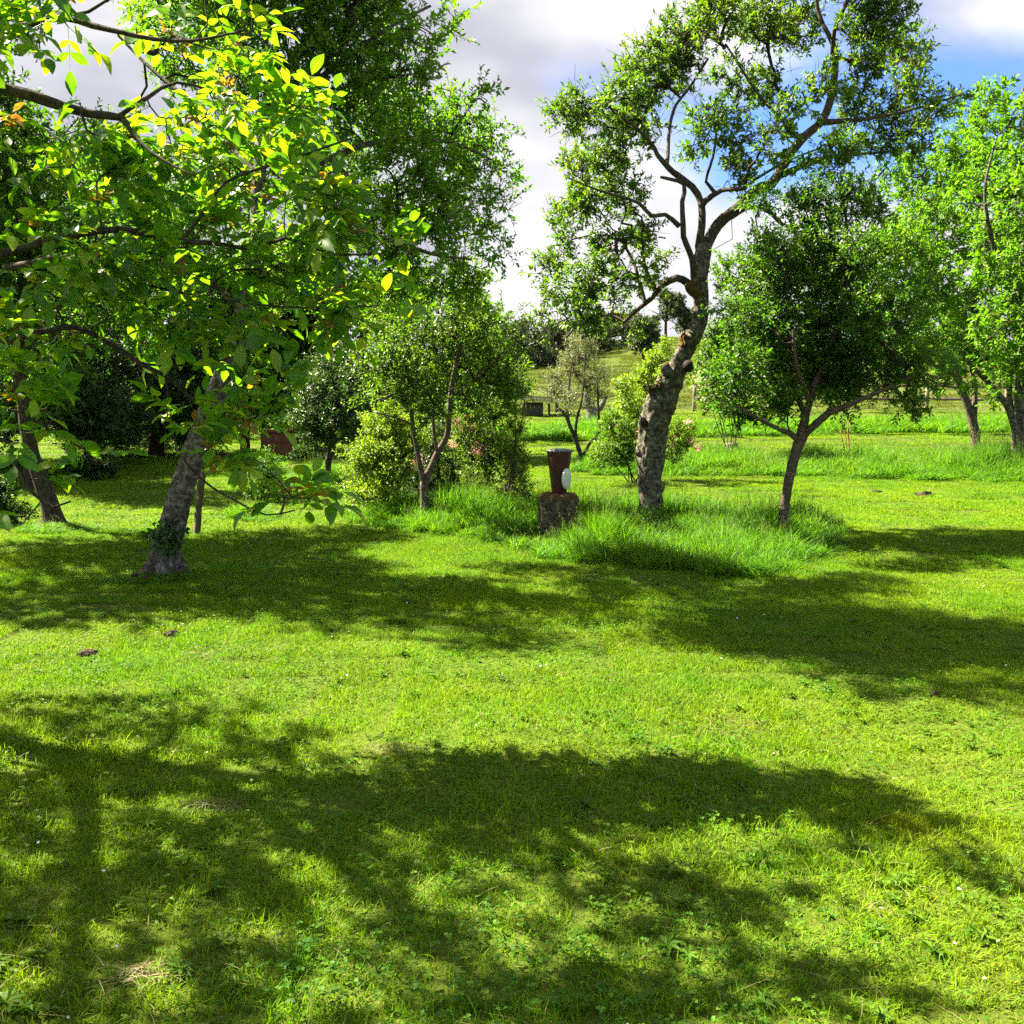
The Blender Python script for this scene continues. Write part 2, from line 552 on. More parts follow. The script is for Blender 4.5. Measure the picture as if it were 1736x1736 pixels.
M['lid'] = plain_mat('dark_metal_lid', (0.05, 0.045, 0.045), (0.14, 0.13, 0.13), 20, 0.5, 0.5, 0.2)
M['white'] = plain_mat('white_enamel', (0.52, 0.52, 0.46), (0.64, 0.64, 0.58), 9, 0.45, 0.4, 0.05)
M['rust'] = plain_mat('rusty_brown', (0.13, 0.05, 0.025), (0.22, 0.09, 0.045), 9, 0.85)
M['stumpbark'] = bark_mat('stump_bark', dark=(0.03, 0.022, 0.016), mid=(0.09, 0.07, 0.045), lich=0.50, lichen=(0.20, 0.18, 0.10), moss=0.35, mosscol=(0.06, 0.06, 0.012), scale=1.3)
M['fencewood'] = plain_mat('fence_rail_wood', (0.10, 0.08, 0.06), (0.19, 0.15, 0.12), 5, 0.9)
M['dock'] = plain_mat('reddish_stalk', (0.16, 0.06, 0.03), (0.26, 0.12, 0.05), 20, 0.8)
M['thatch'] = None


def ground_mat(name, cols, scales, bump=0.4):
    m, nt = new_mat(name)
    g = N(nt, 'ShaderNodeNewGeometry')
    a = N(nt, 'ShaderNodeTexNoise', i={'Scale': scales[0], 'Detail': 6.0, 'Roughness': 0.6})
    b_ = N(nt, 'ShaderNodeTexNoise', i={'Scale': scales[1], 'Detail': 5.0, 'Roughness': 0.7})
    nt.links.new(g.outputs['Position'], a.inputs['Vector'])
    nt.links.new(g.outputs['Position'], b_.inputs['Vector'])
    ra = ramp(nt, [(0.35, cols[0]), (0.65, cols[1])])
    rb = ramp(nt, [(0.35, cols[2]), (0.65, cols[3])])
    nt.links.new(a.outputs['Fac'], ra.inputs[0])
    nt.links.new(b_.outputs['Fac'], rb.inputs[0])
    c = mixc(nt, 0.5, ra.outputs[0], rb.outputs[0])
    b = N(nt, 'ShaderNodeBsdfPrincipled', i={'Roughness': 0.95, 'Specular IOR Level': 0.05})
    nt.links.new(c, b.inputs['Base Color'])
    bp = N(nt, 'ShaderNodeBump', i={'Strength': bump, 'Distance': 0.05})
    nt.links.new(b_.outputs['Fac'], bp.inputs['Height'])
    nt.links.new(bp.outputs[0], b.inputs['Normal'])
    out(nt, b.outputs[0])
    return m


M['thatch'] = ground_mat('lawn_thatch', [(0.05, 0.080, 0.008), (0.09, 0.13, 0.012), (0.035, 0.055, 0.008), (0.10, 0.12, 0.02)], (0.8, 28.0), 0.6)
M['meadow'] = ground_mat('hill_meadow', [(0.046, 0.074, 0.010), (0.080, 0.092, 0.018), (0.040, 0.068, 0.009), (0.072, 0.088, 0.016)], (0.05, 0.7), 0.5)


# ------------------------------------------------------------------ terrain
def sheet(name, xs, ys, mat):
    X, Y = np.meshgrid(xs, ys)
    Z = ground(X, Y)
    V = np.stack([X, Y, Z], -1).reshape(-1, 3)
    nx, ny = len(xs), len(ys)
    i = np.arange(nx - 1)[None, :] + (np.arange(ny - 1) * nx)[:, None]
    Fq = np.stack([i, i + 1, i + nx + 1, i + nx], -1).reshape(-1, 4)
    return tag(link(name, mesh_from(name, V, Fq, mats=[mat], smooth_=True)), kind='structure')


xs = np.concatenate([np.linspace(-300, -42, 14), np.linspace(-40, 40, 161), np.linspace(42, 300, 14)])
sheet('lawn', xs, np.concatenate([np.linspace(-80, -1, 12), np.linspace(0, 41, 124)]), M['thatch'])
sheet('hill', xs, np.concatenate([np.linspace(41, 160, 90), np.linspace(165, 900, 30)]), M['meadow'])


# ------------------------------------------------------------------ grass (uncountable): instanced tiles
def blades(n, rad, h0, h1, wdt, bend, seg=3, square=False):
    base = np.stack([rng.uniform(-rad, rad, n), rng.uniform(-rad, rad, n), np.full(n, -0.006)], -1)
    H = rng.uniform(h0, h1, n)
    W = wdt * rng.uniform(0.7, 1.3, n)
    fa = rng.random(n) * 2 * np.pi
    dirv = np.stack([np.cos(fa), np.sin(fa), np.zeros(n)], -1)
    la = fa + rng.normal(0, 0.9, n)
    side = np.stack([-np.sin(la), np.cos(la), np.zeros(n)], -1)
    bd = np.abs(rng.normal(bend, bend * 0.6, n))
    V = []
    for q in range(seg):
        t = q / seg
        c = base + dirv * (bd * H * t ** 1.7)[:, None] + np.array([0, 0, 1.0]) * (H * t * (1 - 0.25 * bd * t))[:, None]
        ww = (W * (1 - 0.55 * t ** 1.5))[:, None] * 0.5
        V += [c - side * ww, c + side * ww]
    V.append(base + dirv * (bd * H)[:, None] + np.array([0, 0, 1.0]) * (H * (1 - 0.25 * bd))[:, None])
    k = 2 * seg + 1
    V = np.stack(V, 1).reshape(-1, 3)
    b = (np.arange(n) * k)[:, None]
    quads = np.concatenate([b + np.array([[2 * q, 2 * q + 1, 2 * q + 3, 2 * q + 2]]) for q in range(seg - 1)], 0)
    tri = b + np.array([[k - 3, k - 2, k - 1]])
    return V, quads, tri


def clover(n, rad, h0, h1, s0, s1, leaflets=3):
    c = np.stack([rng.uniform(-rad, rad, n), rng.uniform(-rad, rad, n), rng.uniform(h0, h1, n)], -1)
    Vs, Fs, off = [], [], 0
    nrm = unit(np.stack([rng.normal(0, .35, n), rng.normal(0, .35, n), np.ones(n)], -1))
    a0 = rng.random(n) * 6.28
    for q in range(leaflets):
        an = a0 + q * 2 * np.pi / leaflets
        d = unit(np.stack([np.cos(an), np.sin(an), rng.normal(0, .2, n)], -1))
        s = rng.uniform(s0, s1, n)
        V, Fc = leaf_quads(c, d, nrm, s, s * 0.95, 0.12, 0.1)
        Vs.append(V)
        Fs.append(Fc + off)
        off += len(V)
    return np.concatenate(Vs), np.concatenate(Fs)


def combine(items):
    """items: list of (V, [faces...], mat_index) -> V, faces lists, mat idx"""
    Vs, fl, mi, off = [], [], [], 0
    for V, faces, m in items:
        Vs.append(V)
        for f in faces:
            fl.append(f + off)
            mi.append(np.full(len(f), m))
        off += len(V)
    return np.concatenate(Vs), fl, np.concatenate(mi)


TMPL = {}


def template(key, meshes):
    c = bpy.data.collections.new('tiles_' + key)
    for i, me in enumerate(meshes):
        o = bpy.data.objects.new('%s_tile_%02d' % (key, i), me)
        c.objects.link(o)
    TMPL[key] = c


def scatter(name, key, pts, rot, scl, idx, label, cat):
    me = bpy.data.meshes.new(name)
    n = len(pts)
    me.vertices.add(n)
    me.vertices.foreach_set('co', np.asarray(pts, np.float32).ravel())
    a = me.attributes.new('rot', 'FLOAT_VECTOR', 'POINT')
    a.data.foreach_set('vector', np.asarray(rot, np.float32).ravel())
    a = me.attributes.new('scl', 'FLOAT_VECTOR', 'POINT')
    a.data.foreach_set('vector', np.asarray(scl, np.float32).ravel())
    a = me.attributes.new('idx', 'INT', 'POINT')
    a.data.foreach_set('value', np.asarray(idx, np.int32))
    o = link(name, me)
    ng = bpy.data.node_groups.new(name + '_scatter', 'GeometryNodeTree')
    ng.interface.new_socket('Geometry', in_out='INPUT', socket_type='NodeSocketGeometry')
    ng.interface.new_socket('Geometry', in_out='OUTPUT', socket_type='NodeSocketGeometry')
    gi = ng.nodes.new('NodeGroupInput')
    go = ng.nodes.new('NodeGroupOutput')
    ci = ng.nodes.new('GeometryNodeCollectionInfo')
    ci.inputs['Collection'].default_value = TMPL[key]
    ci.inputs['Separate Children'].default_value = True
    ci.inputs['Reset Children'].default_value = True
    ip = ng.nodes.new('GeometryNodeInstanceOnPoints')
    ip.inputs['Pick Instance'].default_value = True
    L = ng.links.new

    def att(nm, t):
        x = ng.nodes.new('GeometryNodeInputNamedAttribute')
        x.data_type = t
        x.inputs['Name'].default_value = nm
        return [s for s in x.outputs if s.enabled and s.name == 'Attribute'][0]
    e = ng.nodes.new('FunctionNodeEulerToRotation')
    L(att('rot', 'FLOAT_VECTOR'), e.inputs[0])
    L(gi.outputs[0], ip.inputs['Points'])
    L(ci.outputs[0], ip.inputs['Instance'])
    L(att('idx', 'INT'), ip.inputs['Instance Index'])
    L(e.outputs[0], ip.inputs['Rotation'])
    L(att('scl', 'FLOAT_VECTOR'), ip.inputs['Scale'])
    L(ip.outputs[0], go.inputs[0])
    md = o.modifiers.new('scatter', 'NODES')
    md.node_group = ng
    return tag(o, label, cat, kind='stuff')


def vnoise(x, y, s, z=0.0):
    return np.array([noise.noise(Vector((a * s, b * s, z))) for a, b in zip(x, y)])


GM = [M['grass'], M['clover'], M['straw']]
tiles = []
TS = 0.2                                  # half size of a tile
for v in range(8):
    cl_n = (20, 30, 110, 15, 150, 60, 40, 80)[v]
    nb = (1350, 1250, 1000, 1300, 800, 1150, 1250, 1100)[v]
    V, q, t = blades(int(nb * 1.35), TS, 0.018, 0.048, 0.0036, 0.65)
    V2, q2, t2 = blades(26, TS, 0.045, 0.08, 0.0038, 0.7)
    V3, f3 = clover(cl_n, TS, 0.018, 0.048, 0.008, 0.016)
    V4, q4, t4 = blades((8, 4, 4, 26, 4, 6, 14, 5)[v], TS * .9, 0.025, 0.06, 0.003, 1.8)
    V4[:, 2] = V4[:, 2] * 0.6 + 0.02
    Vc, fl, mi = combine([(V, [q, t], 0), (V2, [q2, t2], 0), (V3, [f3], 1), (V4, [q4, t4], 2)])
    tiles.append(mesh_from('lawn_tile', Vc, fl, mats=GM, mat_idx=mi))
template('mown', tiles)

PTS, SCL = [], []
for y0, y1, m in ((1.2, 12.0, 1.0), (12.0, 24.0, 2.0), (24.0, 41.0, 4.0)):
    sp = 2 * TS * m
    for y in np.arange(y0, y1, sp):
        hw = y * 0.6 + 1.6
        x = np.arange(-math.ceil(hw / sp), math.ceil(hw / sp) + 1) * sp
        PTS.append(np.stack([x, np.full(len(x), y + sp / 2)], -1) + rng.uniform(-.03, .03, (len(x), 2)))
        SCL.append(np.tile([[m * 1.06, m * 1.06, 1.0 + .15 * (m - 1)]], (len(x), 1)))
PTS = np.concatenate(PTS)
SCL = np.concatenate(SCL)
nA = vnoise(PTS[:, 0], PTS[:, 1], 0.75)
nB = vnoise(PTS[:, 0], PTS[:, 1], 1.3, 5.0)
SCL[:, 2] *= np.clip(0.95 + 0.6 * nA, 0.5, 1.5)
nB = nB + rng.normal(0, .12, len(nB))
idx = np.where(nB > 0.16, rng.choice([2, 4, 5, 7], len(PTS)), np.where(nB < -0.22, rng.choice([3, 0, 6], len(PTS)), rng.choice([0, 1, 5, 6], len(PTS))))
ROT = np.stack([rng.normal(0, .02, len(PTS)), rng.normal(0, .02, len(PTS)), rng.integers(0, 4, len(PTS)) * math.pi / 2], -1)
scatter('mown_grass', 'mown', np.column_stack([PTS, ground(PTS[:, 0], PTS[:, 1])]), ROT, SCL, idx,
        'short mown grass and clover covering the lawn', 'grass')

# broad-leaved weeds and daisies among the mown grass
wm = []
for v in range(3):
    n = 9 + 3 * v
    a = np.arange(n) * 2.4 + rng.normal(0, .2, n)
    el = rng.uniform(0.15, 0.8, n)
    d = unit(np.stack([np.cos(a), np.sin(a), el], -1))
    V, Fc = leaf_quads(np.tile([[0, 0, 0.004]], (n, 1)), d, np.tile([[0, 0, 1.0]], (n, 1)) + d * 0.01, rng.uniform(.04, .085, n), rng.uniform(.016, .03, n), 0.15, 0.35)
    wm.append(mesh_from('weed', V, Fc, mats=[M['clover']]))
template('weed', wm)
p = np.column_stack([rng.uniform(-3.2, 3.6, 700), rng.uniform(1.8, 8.5, 700)])
p = p[(np.abs(p[:, 0]) < p[:, 1] * 0.6 + .5)]
p = p[vnoise(p[:, 0], p[:, 1], 0.9, 9.0) > -0.02]
n = len(p)
scatter('broadleaf_weeds', 'weed', np.column_stack([p, ground(p[:, 0], p[:, 1]) + 0.012]),
        np.stack([rng.normal(0, .1, n), rng.normal(0, .1, n), rng.random(n) * 6.28], -1), np.tile(rng.uniform(.35, .8, n)[:, None], (1, 3)), rng.integers(0, 3, n),
        'small broad-leaved weeds growing among the mown grass', 'weeds')
n = 10
a = np.arange(n) * 2 * np.pi / n
V, Fc = leaf_quads(np.tile([[0, 0, 0.05]], (n, 1)), np.stack([np.cos(a), np.sin(a), np.full(n, .15)], -1), np.tile([[0, 0, 1.0]], (n, 1)), np.full(n, .0085), np.full(n, .0055), 0.05, 0.0)
template('daisy', [mesh_from('daisy', V, Fc, mats=[M['daisy']])])
p = np.column_stack([rng.uniform(-3.5, 4.5, 420), rng.uniform(2.0, 9.0, 420)])
p = p[(np.abs(p[:, 0]) < p[:, 1] * 0.6 + .3)]
p = p[vnoise(p[:, 0], p[:, 1], 1.1, 3.0) > 0.02]
n = len(p)
scatter('daisies', 'daisy', np.column_stack([p, ground(p[:, 0], p[:, 1])]), np.stack([rng.normal(0, .35, n), rng.normal(0, .35, n), rng.random(n) * 6.28], -1),
        np.tile(rng.uniform(.4, .85, n)[:, None], (1, 3)), np.zeros(n), 'tiny white daisies dotted through the lawn', 'flowers')


# tall grass tiles
tt = []
for v in range(5):
    hh = (0.26, 0.34, 0.42, 0.30, 0.36)[v]
    V, q, t = blades(330, 0.15, hh * 0.4, hh * 1.1, 0.0085, 0.45, 4)
    V2, q2, t2 = blades(10, 0.14, hh * 1.15, hh * 1.6, 0.003, 0.25, 4)
    V3, q3, t3 = blades(50, 0.15, hh * 0.5, hh, 0.005, 1.1, 4)
    tips = V2.reshape(-1, 9, 3)[:, -1]
    tips = np.repeat(tips, 6, 0) + rng.normal(0, .006, (len(tips) * 6, 3)) - np.array([0, 0, 1]) * np.tile(np.linspace(0, .07, 6), len(tips))[:, None]
    V5, f5 = leaf_quads(tips, unit(rdir(len(tips)) * .6 + np.array([0, 0, 1.0])), rdir(len(tips)), np.full(len(tips), .02), np.full(len(tips), .006))
    Vc, fl, mi = combine([(V, [q, t], 0), (V2, [q2, t2], 1), (V3, [q3, t3], 1 if v == 3 else 0), (V5, [f5], 1)])
    tt.append(mesh_from('tall_tile', Vc, fl, mats=[M['tall'], M['seed']], mat_idx=mi))
template('tall', tt)


def inpoly(p, poly):
    x, y = p[:, 0], p[:, 1]
    c = np.zeros(len(p), bool)
    j = len(poly) - 1
    for i in range(len(poly)):
        xi, yi = poly[i]
        xj, yj = poly[j]
        c ^= ((yi > y) != (yj > y)) & (x < (xj - xi) * (y - yi) / (yj - yi + 1e-12) + xi)
        j = i
    return c


def tall_patch(name, poly_px, sxy, sz, label, world=None, zfun=None, keep=1.0):
    sp = 0.30 * sxy
    poly = world if world else [tuple(G(*q)[:2]) for q in poly_px]
    A = np.array(poly)
    lo, hi = A.min(0), A.max(0)
    gx, gy = np.meshgrid(np.arange(lo[0], hi[0], sp), np.arange(lo[1], hi[1], sp))
    p = np.stack([gx.ravel(), gy.ravel()], -1)
    p += rng.uniform(-.12, .12, p.shape) * sp
    jit = np.stack([vnoise(p[:, 0], p[:, 1], 1.5, 1.0), vnoise(p[:, 0], p[:, 1], 1.5, 2.0)], -1) * 0.25
    p = p[inpoly(p + jit, poly)]
    if keep < 1:
        p = p[rng.random(len(p)) < keep]
    n = len(p)
    s = np.clip(0.95 + 0.5 * vnoise(p[:, 0], p[:, 1], 0.9, 7.0), .5, 1.5)
    ed = np.full(n, 9.0)
    for i in range(len(poly)):
        a, b = A[i - 1], A[i]
        t = np.clip(((p - a) @ (b - a)) / max(1e-9, (b - a) @ (b - a)), 0, 1)
        ed = np.minimum(ed, np.linalg.norm(p - a - t[:, None] * (b - a), axis=1))
    s = s * (0.45 + 0.55 * smooth(0, 0.7, ed))
    for cx_, cy_, r_ in ((946, 918, .75), (1103, 905, .8)):
        c_ = G(cx_, cy_)
        s = s * (0.25 + 0.75 * smooth(0.2, r_, np.hypot(p[:, 0] - c_.x, p[:, 1] - c_.y)))
    if zfun is not None:
        s = s * zfun(p)
    scl = np.stack([np.full(n, sxy), np.full(n, sxy), sz * s], -1)
    rot = np.stack([rng.normal(0, .06, n), rng.normal(0, .06, n), rng.integers(0, 4, n) * math.pi / 2], -1)
    return scatter(name, 'tall', np.column_stack([p, ground(p[:, 0], p[:, 1])]), rot, scl, rng.integers(0, 5, n), label, 'grass')


tall_patch('tall_grass', [(575, 884), (650, 897), (740, 907), (850, 914), (885, 938), (960, 953), (1060, 960), (1130, 972), (1250, 976), (1330, 970), (1385, 950), (1425, 925),
                          (1405, 893), (1300, 878), (1150, 868), (1000, 864), (850, 862), (700, 858), (600, 862)], 1.0, 1.08,
           'uncut tall grass island around the red post and old trunk')
tall_patch('tall_grass_strip', [(935, 803), (1130, 809), (1300, 808), (1450, 812), (1600, 816), (1740, 820), (1950, 822), (1950, 770), (1736, 772), (1500, 774), (1200, 776), (1000, 779)],
           1.7, 1.15, 'sunlit strip of tall grass beyond the mown path')
tall_patch('tall_grass_verge', [(860, 750), (1100, 745), (1400, 738), (1740, 736), (1950, 736), (1950, 716), (1736, 716), (1400, 718), (1100, 722), (860, 728)],
           3.4, 1.25, 'tall grass verge below the wooden rail fence')
tall_patch('tall_grass_tuft', [(1600, 806), (1690, 815), (1800, 818), (1850, 800), (1800, 785), (1640, 786)], 1.3, 1.9, 'dark lush tall grass clump under the bright green trees on the right')
tall_patch('tall_grass_clump', [(370, 880), (400, 889), (440, 886), (470, 876), (440, 866), (390, 868)], 1.0, 0.85, 'small uncut grass clump between the leaning trunk and shrubs')
tall_patch('shady_tall_grass', [(470, 822), (540, 836), (600, 834), (620, 815), (560, 800), (480, 805)], 1.4, 1.0, 'shady tall grass around the young dark tree')


for (px_, py_, r_, sz_, lab_) in ((275, 984, .34, .34, 'fringe of longer grass round the foot of the leaning trunk'), (94, 898, .4, .5, 'longer grass round the foot of the dark trunk at the left edge')):
    c_ = G(px_, py_)
    tall_patch('grass_fringe', None, .6, sz_, lab_, world=[(c_.x + r_ * math.cos(a_), c_.y + r_ * .8 * math.sin(a_)) for a_ in np.linspace(0, 6.0, 12)])


M['meadowgrass'] = leaf_mat('meadow_blade', [(0.046, 0.080, 0.010), (0.060, 0.094, 0.013), (0.080, 0.098, 0.020)], 0.4, (1.2, 1.2, 0.6), 0.6, (0.12, (1.3, 1.1, 0.9), 0.42, 0.6), 0.1)
mt_ = []
for v in range(3):
    V, q, t = blades(160, 0.15, .06, .2, 0.006, 0.6, 2)
    mt_.append(mesh_from('meadow_tile', V, [q, t], mats=[M['meadowgrass']]))
template('meadow', mt_)
gx, gy = np.meshgrid(np.arange(-18, 62, 2.2), np.arange(42, 128, 2.4))
p = np.stack([gx.ravel(), gy.ravel()], -1) + rng.uniform(-1.6, 1.6, (gx.size, 2))
n = len(p)
scatter('meadow_grass', 'meadow', np.column_stack([p, ground(p[:, 0], p[:, 1])]), np.stack([np.zeros(n), np.zeros(n), rng.random(n) * 6.28], -1),
        np.stack([np.full(n, 8.0), np.full(n, 8.0), rng.uniform(.7, 2.0, n)], -1), rng.integers(0, 3, n), 'dull olive meadow grass on the far hill', 'grass')


# ------------------------------------------------------------------ trees
def grow(seedP, seedpath, attr, bf):
    M0 = len(seedP)
    n = len(attr)
    D = np.linalg.norm(attr[:, None] - seedP[None], axis=2) + bf * seedpath[None]
    bp = D.argmin(1)
    best = D[np.arange(n), bp]
    nodes = np.zeros((M0 + n, 3))
    nodes[:M0] = seedP
    path = np.zeros(M0 + n)
    path[:M0] = seedpath
    par = np.full(M0 + n, -1)
    alive = np.ones(n, bool)
    for k in range(n):
        i = int(np.argmin(np.where(alive, best, 1e9)))
        idx = M0 + k
        pr = bp[i]
        nodes[idx] = attr[i]
        par[idx] = pr
        path[idx] = path[pr] + np.linalg.norm(attr[i] - nodes[pr])
        alive[i] = False
        c = np.linalg.norm(attr - attr[i], axis=1) + bf * path[idx]
        u = (c < best) & alive
        best[u] = c[u]
        bp[u] = idx
    return nodes, par, M0


def blob_points(blobs, n):
    """blobs: (centre Vector, (rx,ry,rz))"""
    vol = np.array([b[1][0] * b[1][2] * (b[1][1] ** 0.7) for b in blobs])
    cnt = rng.multinomial(n, vol / vol.sum())
    out_ = []
    for (c, r), k in zip(blobs, cnt):
        q = rdir(k) * (rng.random(k) ** 0.40)[:, None]
        out_.append(np.array(c)[None] + q * np.array(r)[None])
    return np.concatenate(out_)


def px_blobs(lst, d, thick=1.0):
    """lst: (px,py,r_px[,dd]) at depth d"""
    o = []
    for b in lst:
        dd = d + (b[3] if len(b) > 3 else random.uniform(-1, 1) * thick)
        r = b[2] * dd / F
        o.append((P(b[0], b[1], dd), (r, max(r * 1.1, 0.25) , r)))
    return o


def px_limb(lst, d):
    """lst: (px,py,width_px[,dd])"""
    res = []
    for b in lst:
        dd = d + (b[3] if len(b) > 3 else 0.0)
        q = P(b[0], b[1], dd)
        res.append((q.x, q.y, q.z, b[2] * dd / F / 2))
    return res


def shoots(tips, dirs, centre, per, L0, L1, leaves, leafL, leafW, up=0.35, droop=0.12, spread=0.9, ang=0.9):
    n = len(tips)
    rep = rng.poisson(per, n)
    rep = np.maximum(rep, 1)
    I = np.repeat(np.arange(n), rep)
    m = len(I)
    d = unit(dirs[I] * 0.55 + rdir(m) * spread + np.array([0, 0, up]) + unit(tips[I] - centre) * 0.35)
    Ls = rng.uniform(L0, L1, m)
    A = tips[I] + rng.normal(0, 0.02, (m, 3))
    B = A + d * Ls[:, None]
    J = np.repeat(np.arange(m), leaves)
    k = len(J)
    s = np.tile(np.arange(leaves), m)
    t = (0.12 + 0.88 * (s + rng.uniform(0, .6, k)) / leaves) ** 0.8
    dj = d[J]
    ref = unit(np.cross(dj, np.array([[0.3, 0.2, 1.0]])))
    bi = np.cross(dj, ref)
    an = s * 2.4 + rng.random(k) * 1.2 + (J % 7)
    rad = ref * np.cos(an)[:, None] + bi * np.sin(an)[:, None]
    ax = unit(dj * (0.45 + 0.5 * t)[:, None] + rad * ang + rng.normal(0, .25, (k, 3)))
    nr = unit(dj - ax * (dj * ax).sum(1, keepdims=True) + np.array([0, 0, 0.6]) + rng.normal(0, .35, (k, 3)))
    Pb = A[J] + d[J] * (Ls[J] * t)[:, None]
    LL = leafL * rng.uniform(0.6, 1.2, k) * (1.05 - 0.25 * t)
    V, Fc = leaf_quads(Pb, ax, nr, LL, LL * leafW * rng.uniform(.85, 1.15, k), 0.22, droop)
    return A, B, V, Fc


def tree(name, label, cat, base, limbs, blobs, n_attr, leafmat, barkmat, twigmat, leafL=0.06, leafW=0.5, per=2.4, leaves=10, L=(0.12, 0.30), bf=0.25, tip=0.0035,
         sides=12, up=0.35, group=None, rough=0.08, flare=0.35, trunk_label=None, curve=0.12, lump=0.0, minz=0.15, maxedge=None, droop=0.12, leafmats=None, step=0.12, limbmat=None, twigmax=0.03, bare=0.25, fine=0.0):
    """limbs: list of polylines of (x,y,z,r); the first is the trunk"""
    root = thing(name, base, label, cat, group)
    seeds, spath, srad = [], [], []
    for li, lb in enumerate(limbs):
        path = catmull(lb, step if li else (0.022 if fine else min(step, 0.06)))
        me = tube_mesh('trunk' if li == 0 else 'limb', path, [barkmat if li == 0 or limbmat is None else limbmat], sides if li == 0 else max(7, sides // 2), rough, 6.0, flare if li == 0 else 0.0, seed=li * 3.7 + len(name), lump=lump if li == 0 else 0.0, fine=fine if li == 0 else 0.0)
        part(root, 'trunk' if li == 0 else 'limb', me, label=trunk_label if li == 0 else None)
        sp_ = path[:: max(1, int(0.14 / (0.022 if fine and li == 0 else step)))]
        z0 = sp_[:, 2]
        for q in range(len(sp_)):
            if li == 0 and q < len(sp_) * 0.45:
                continue
            seeds.append(sp_[q, :3])
            srad.append(sp_[q, 3])
            spath.append((sp_[q, 2] - base[2]) * 0.5 + np.linalg.norm(sp_[q, :3] - sp_[0, :3]) * 0.5)
    seeds = np.array(seeds)
    attr = blob_points(blobs, n_attr)
    attr = attr[attr[:, 2] > ground(attr[:, 0], attr[:, 1]) + minz]
    nodes, par, M0 = grow(seeds, np.array(spath) * 0.6, attr, bf)
    nn = len(nodes)
    acc = np.zeros(nn)
    rad = np.zeros(nn)
    rad[:M0] = srad
    for i in range(nn - 1, M0 - 1, -1):
        if acc[i] == 0:
            acc[i] = tip ** 2.3
        rad[i] = min(acc[i] ** (1 / 2.3), twigmax)
        acc[par[i]] += acc[i]
    ci = np.arange(M0, nn)
    A = nodes[par[ci]]
    B = nodes[ci]
    rb = rad[ci]
    ra = np.minimum(np.where(par[ci] < M0, np.minimum(rb * 1.15, rad[par[ci]] * 0.75), rad[par[ci]]), rb * 1.6)
    le = np.linalg.norm(B - A, axis=1)
    mid = (A + B) / 2 + rng.normal(0, 1, A.shape) * (le * curve)[:, None] + np.array([0, 0, 1]) * (le * curve * 0.6)[:, None]
    rm = (ra + rb) / 2
    kk = 5
    V1, F1 = frusta(np.concatenate([A, mid]), np.concatenate([mid, B]), np.concatenate([ra, rm]), np.concatenate([rm, rb]), kk)
    ed = unit(B - mid)
    centre = attr.mean(0)
    sA, sB, lV, lF = shoots(B, ed, centre, per, L[0], L[1], leaves, leafL, leafW, up, droop)
    # some leafy spurs along the twigs as well
    nb_ = int(len(B) * bare)
    if nb_:
        bi_ = rng.integers(0, len(B), nb_)
        t0_ = A[bi_] + (B[bi_] - A[bi_]) * rng.random((nb_, 1))
        d0_ = unit(rdir(nb_) + ed[bi_] * .4)
        l0_ = rng.uniform(.1, .38, nb_)[:, None] * (tip / .0038)
        m0_ = t0_ + d0_ * l0_ * .5
        e0_ = m0_ + unit(d0_ + rdir(nb_) * .6) * l0_ * .5
        sA = np.concatenate([sA, t0_, m0_])
        sB = np.concatenate([sB, m0_, e0_])
    V2, F2 = frusta(sA, sB, np.full(len(sA), tip * 0.8), np.full(len(sA), tip * 0.4), 3)
    part(root, 'twigs', mesh_from('twigs', np.concatenate([V1, V2]), np.concatenate([F1, F2 + len(V1)]), mats=[twigmat]), kind='stuff')
    part(root, 'crown', mesh_from('crown', lV, lF, mats=[leafmat]), kind='stuff')
    return root, nodes, B


def gd(px, py):
    return G(px, py)


